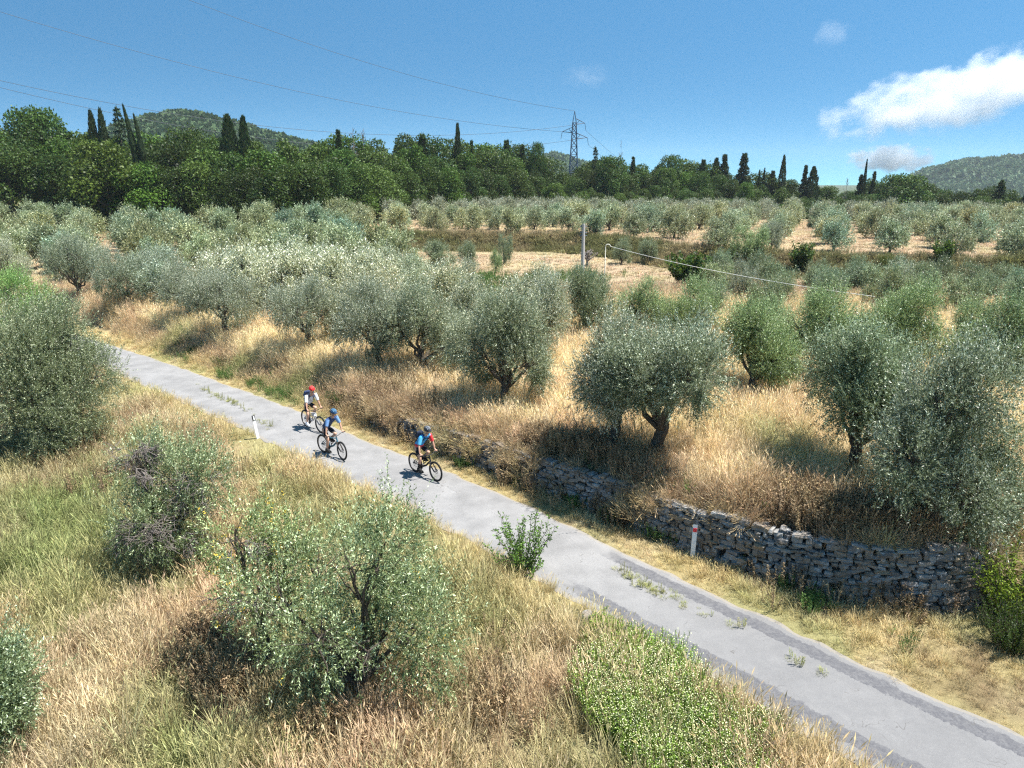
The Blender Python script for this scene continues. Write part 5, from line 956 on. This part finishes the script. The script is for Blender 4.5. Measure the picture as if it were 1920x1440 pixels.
        for s_ in (-1, 1):
            q = pts[s_]; m_ = MB(); sm_ = sleeve if not isinstance(sleeve, dict) else sleeve[s_]; fr = sleeveL; tot = 1.0
            P = [q['sh'], q['sh']+(q['el']-q['sh'])*.5, q['sh']+(q['el']-q['sh'])*min(1, fr*1.35)]; rr = [.088, .072, .062]
            if fr > .9: P += [q['el']+(q['wr']-q['el'])*.45]; rr += [.05]
            tube(m_, P, rr, 12); m_.obj('sleeve', sm_, o)
    if jersey2: m_ = MB(); ellipsoid(m_, hip+(.075, 0, .07), (.165, .172, .085), 16, 6); m_.obj('jersey_hem', jersey2, o)
    JJ = {'w': (hip+(.03, 0, .06), (.150, .14)), 'h': (hip+(0, 0, -.03), (.15, .14))}; EE = [('w', 'h')]
    for s_ in (-1, 1): q = pts[s_]; JJ[f'j{s_}'] = (q['hj'], .112); JJ[f't{s_}'] = (q['hj']+(q['kn']-q['hj'])*.45, .098); JJ[f'k{s_}'] = (q['hj']+(q['kn']-q['hj'])*.82, .076); EE += [('h', f'j{s_}'), (f'j{s_}', f't{s_}'), (f't{s_}', f'k{s_}')]
    skinned('shorts', JJ, EE, 'h', M_SHORTS, o)
    for s_ in (-1, 1):
        q = pts[s_]; m_ = MB(); an, to, pd = q['an'], q['to'], q['pd']
        V = []
        for f_, w_, hgt in ((-.155, .036, .12), (-.09, .05, .15), (.0, .052, .115), (.08, .056, .085), (.15, .04, .055)): x0 = pd[0]+f_; V += [(x0, pd[1]-w_, pd[2]+.012), (x0, pd[1]-w_*.8, pd[2]+.012+hgt*.7), (x0, pd[1], pd[2]+.012+hgt), (x0, pd[1]+w_*.8, pd[2]+.012+hgt*.7), (x0, pd[1]+w_, pd[2]+.012)]
        m_.add(V, [[i*5+j, i*5+(j+1) % 5, (i+1)*5+(j+1) % 5, (i+1)*5+j] for i in range(4) for j in range(5)], 0, .5, True); m_.add(V, [[4, 3, 2, 1, 0], [20, 21, 22, 23, 24]]); m_.obj('shoe', shoe, o)
        if sock is not None: m_ = MB(); tube(m_, [an+(0, 0, -.02), an+(q['kn']-an)*.22, an+(q['kn']-an)*.5], [.044, .05, .061], 12); m_.obj('sock', sock, o)
    # face: glasses, mouth, ears; helmet with ribs and peak
    m_ = MB(); box(m_, hd+(.083, 0, .022), (.03, .15, .035)); m_.obj('glasses', M_BLK, o)
    m_ = MB(); box(m_, hd+(.086, 0, -.045), (.012, .045, .012)); m_.obj('mouth', simple('lips', (.35, .13, .11), .6), o)
    for s_ in (-1, 1): m_ = MB(); ellipsoid(m_, hd+(0, s_*.084, .0), (.018, .010, .03), 8, 6); m_.obj('ear', M_SKIN, o)
    tl = np.array(Matrix.Rotation(R(8), 3, 'Y')); hel = helmet[0]; m_ = MB(); hc = hd+np.array([-.012, 0, .055]); ellipsoid(m_, hc, (.132, .105, .115), 20, 8, 0, .5, -.18, math.pi/2, tl); 
    ho = m_.obj('helmet', hel, o)
    for yy in (-.06, -.02, .02, .06):
        m_ = MB(); t_ = np.linspace(.45, 2.55, 9); P = [hc+tl@np.array([math.cos(q)*.137*math.sqrt(max(.05, 1-(yy/.105)**2)), yy, math.sin(q)*.12*math.sqrt(max(.05, 1-(yy/.105)**2))]) for q in t_]; tube(m_, P, .011, 6); m_.obj('rib', helmet[1], ho)
    m_ = MB(); box(m_, hc+tl@np.array([.145, 0, .012]), (.07, .13, .010)); m_.obj('peak', hel, ho); m_ = MB()
    for s_ in (-1, 1): tube(m_, [hd+(-.01, s_*.09, .04), hd+(.02, s_*.075, -.05), hd+(.05, 0, -.105)], .006, 5)
    m_.obj('chin_strap', M_BLK, ho)
    if pack is not None:
        ang = math.atan2(.40, .30+torso_lean); Mx = np.array(Matrix.Rotation(math.pi/2-ang, 3, 'Y')); bc = (hip+chest)/2+Mx@np.array([-.215, 0, .12]); m_ = MB(); ellipsoid(m_, bc, (.085, .135, .22), 16, 10, 0, .5, -math.pi/2, math.pi/2, Mx); box(m_, bc+Mx@np.array([-.07, 0, -.03]), (.06, .2, .26), M=Mx)
        for s_ in (-1, 1): tube(m_, [bc+Mx@np.array([.05, s_*.09, .22]), chest+(.05, s_*.11, .18), chest+(.16, s_*.1, .02), hip+(.24, s_*.12, .18), bc+Mx@np.array([.06, s_*.12, -.18])], .017, 6)
        tube(m_, [chest+(.15, -.1, .02), chest+(.175, 0, .02), chest+(.15, .1, .02)], .012, 6); m_.obj('backpack', pack, o)
    return o
S = lambda n, c, **k: simple(n, c, .75, .2, **k)
bz = .045
b3, K3 = bicycle((-3.08, 23.46, bz), R(-45.7), 'black mountain bike ridden by the lead cyclist in blue and red', S('black_frame', (.02, .02, .022)), S('black_fork', (.025, .025, .028)), 0, -1.25)
rider(b3, K3, 'cyclist in a blue and red jersey with black helmet, in front', S('blue_jersey', (.06, .34, .72)), {-1: S('light_blue_sleeve', (.10, .42, .68)), 1: S('red_sleeve', (.72, .05, .06))}, (S('black_helmet', (.03, .035, .045)), S('grey_rib', (.22, .24, .27))), S('black_shoe', (.015, .015, .015)), S('black_sock', (.02, .02, .022)), 0, S('dark_backpack', (.025, .03, .05)), .62, jersey2=S('red_hem', (.7, .05, .07)), torso_lean=.07)
b2, K2 = bicycle((-6.71, 25.35, bz), R(-40), 'dark mountain bike with teal down tube, ridden by the middle cyclist', S('teal_frame', (.03, .12, .17)), S('dark_fork', (.05, .04, .035)), R(-8), -1.15)
rider(b2, K2, 'cyclist in a navy and light blue jersey with blue helmet, in the middle', S('navy_jersey', (.035, .06, .15)), S('pale_blue_sleeve', (.20, .36, .66)), (S('blue_helmet', (.025, .07, .15)), S('pale_rib', (.12, .25, .38))), S('dark_shoe', (.02, .02, .02)), None, 0, None, .62, torso_lean=.08)
b1, K1 = bicycle((-8.2, 28.3, bz), R(-46), 'light grey mountain bike ridden by the rearmost cyclist', S('grey_frame', (.5, .49, .5)), S('grey_fork', (.2, .2, .2)), R(6), -1.6)
rider(b1, K1, 'cyclist in a white jersey with red helmet, riding last', S('white_jersey', (.68, .70, .76)), S('white_sleeve', (.8, .8, .82)), (S('red_helmet', (.75, .03, .04)), S('red_rib', (.85, .12, .1))), S('white_shoe', (.8, .8, .8)), None, 0, S('navy_straps', (.04, .06, .13)), .72, torso_lean=0.0)

# ------------------------------------------------------------------ clouds
def cloud(px, py, wpx, hpx, D, dens, seed, lab, tilt=0, thr=.46):
    d = ray(px, py); c = np.array([d[0]/d[1]*D, D, H+d[2]/d[1]*D]); sx = wpx/F*D*1.04; sz = hpx/F*D*1.04
    m = NT('cloud_vapour'); tc = m.n('ShaderNodeTexCoord').outputs['Object']; mp = m.n('ShaderNodeMapping'); m.l(tc, mp.inputs[0]); mp.inputs['Location'].default_value = (seed*3.1, seed*1.7, 0); mp.inputs['Scale'].default_value = (sx/sz*.8, .8, 1.15)
    n = m.noise(1.9, 9, mp.outputs[0], .68); ln = m.n('ShaderNodeVectorMath', operation='LENGTH'); m.l(tc, ln.inputs[0]); f = m.math('MULTIPLY', m.math('SUBTRACT', 1.0, m.math('POWER', ln.outputs['Value'], 2.0)), .42)
    v = m.math('SUBTRACT', m.math('ADD', n, f), thr+.27); v = m.math('MULTIPLY', v, dens, False); v = m.math('MAXIMUM', v, 0)
    pv = m.n('ShaderNodeVolumePrincipled'); pv.inputs['Color'].default_value = (.99, .99, .99, 1); pv.inputs['Anisotropy'].default_value = .3; m.l(v, pv.inputs['Density']); m.l(pv.outputs[0], m.out.inputs['Volume']); m.m.cycles.volume_sampling = 'DISTANCE'
    mb = MB(); ellipsoid(mb, (0, 0, 0), (1, 1, 1), 24, 14); V, Fc = mb.ch[0][:2]; o = mb.obj('cloud', m.m); o.location = c; o.scale = (sx/2, sz*.7, sz/2); o.rotation_euler = (0, tilt, 0); tag(o, lab, 'cloud', 'clouds'); return o
cloud(1800, 176, 640, 150, 3800, .045, 1, 'large white cloud stretching in from the right edge', R(-13))
cloud(1672, 298, 190, 62, 3900, .16, 5, 'small low white cloud above the right part of the wood', thr=.42)
cloud(1560, 62, 80, 62, 3700, .006, 9, 'faint wisp of cloud above the big white cloud', thr=.42)
cloud(1100, 143, 110, 60, 3700, .004, 12, 'barely visible wisp of cloud above the pylon', thr=.42)

# ------------------------------------------------------------------ haze
mh = NT('haze_air'); pv = mh.n('ShaderNodeVolumePrincipled'); pv.inputs['Color'].default_value = (.80, .90, 1.0, 1); pv.inputs['Density'].default_value = .00011; pv.inputs['Anisotropy'].default_value = .2; mh.l(pv.outputs[0], mh.out.inputs['Volume'])
mb = MB(); box(mb, (0, 1350, 35), (6020, 3320, 140)); hz = mb.obj('haze', mh.m); tag(hz, 'thin blue haze over the far hills', 'haze', None, 'stuff')
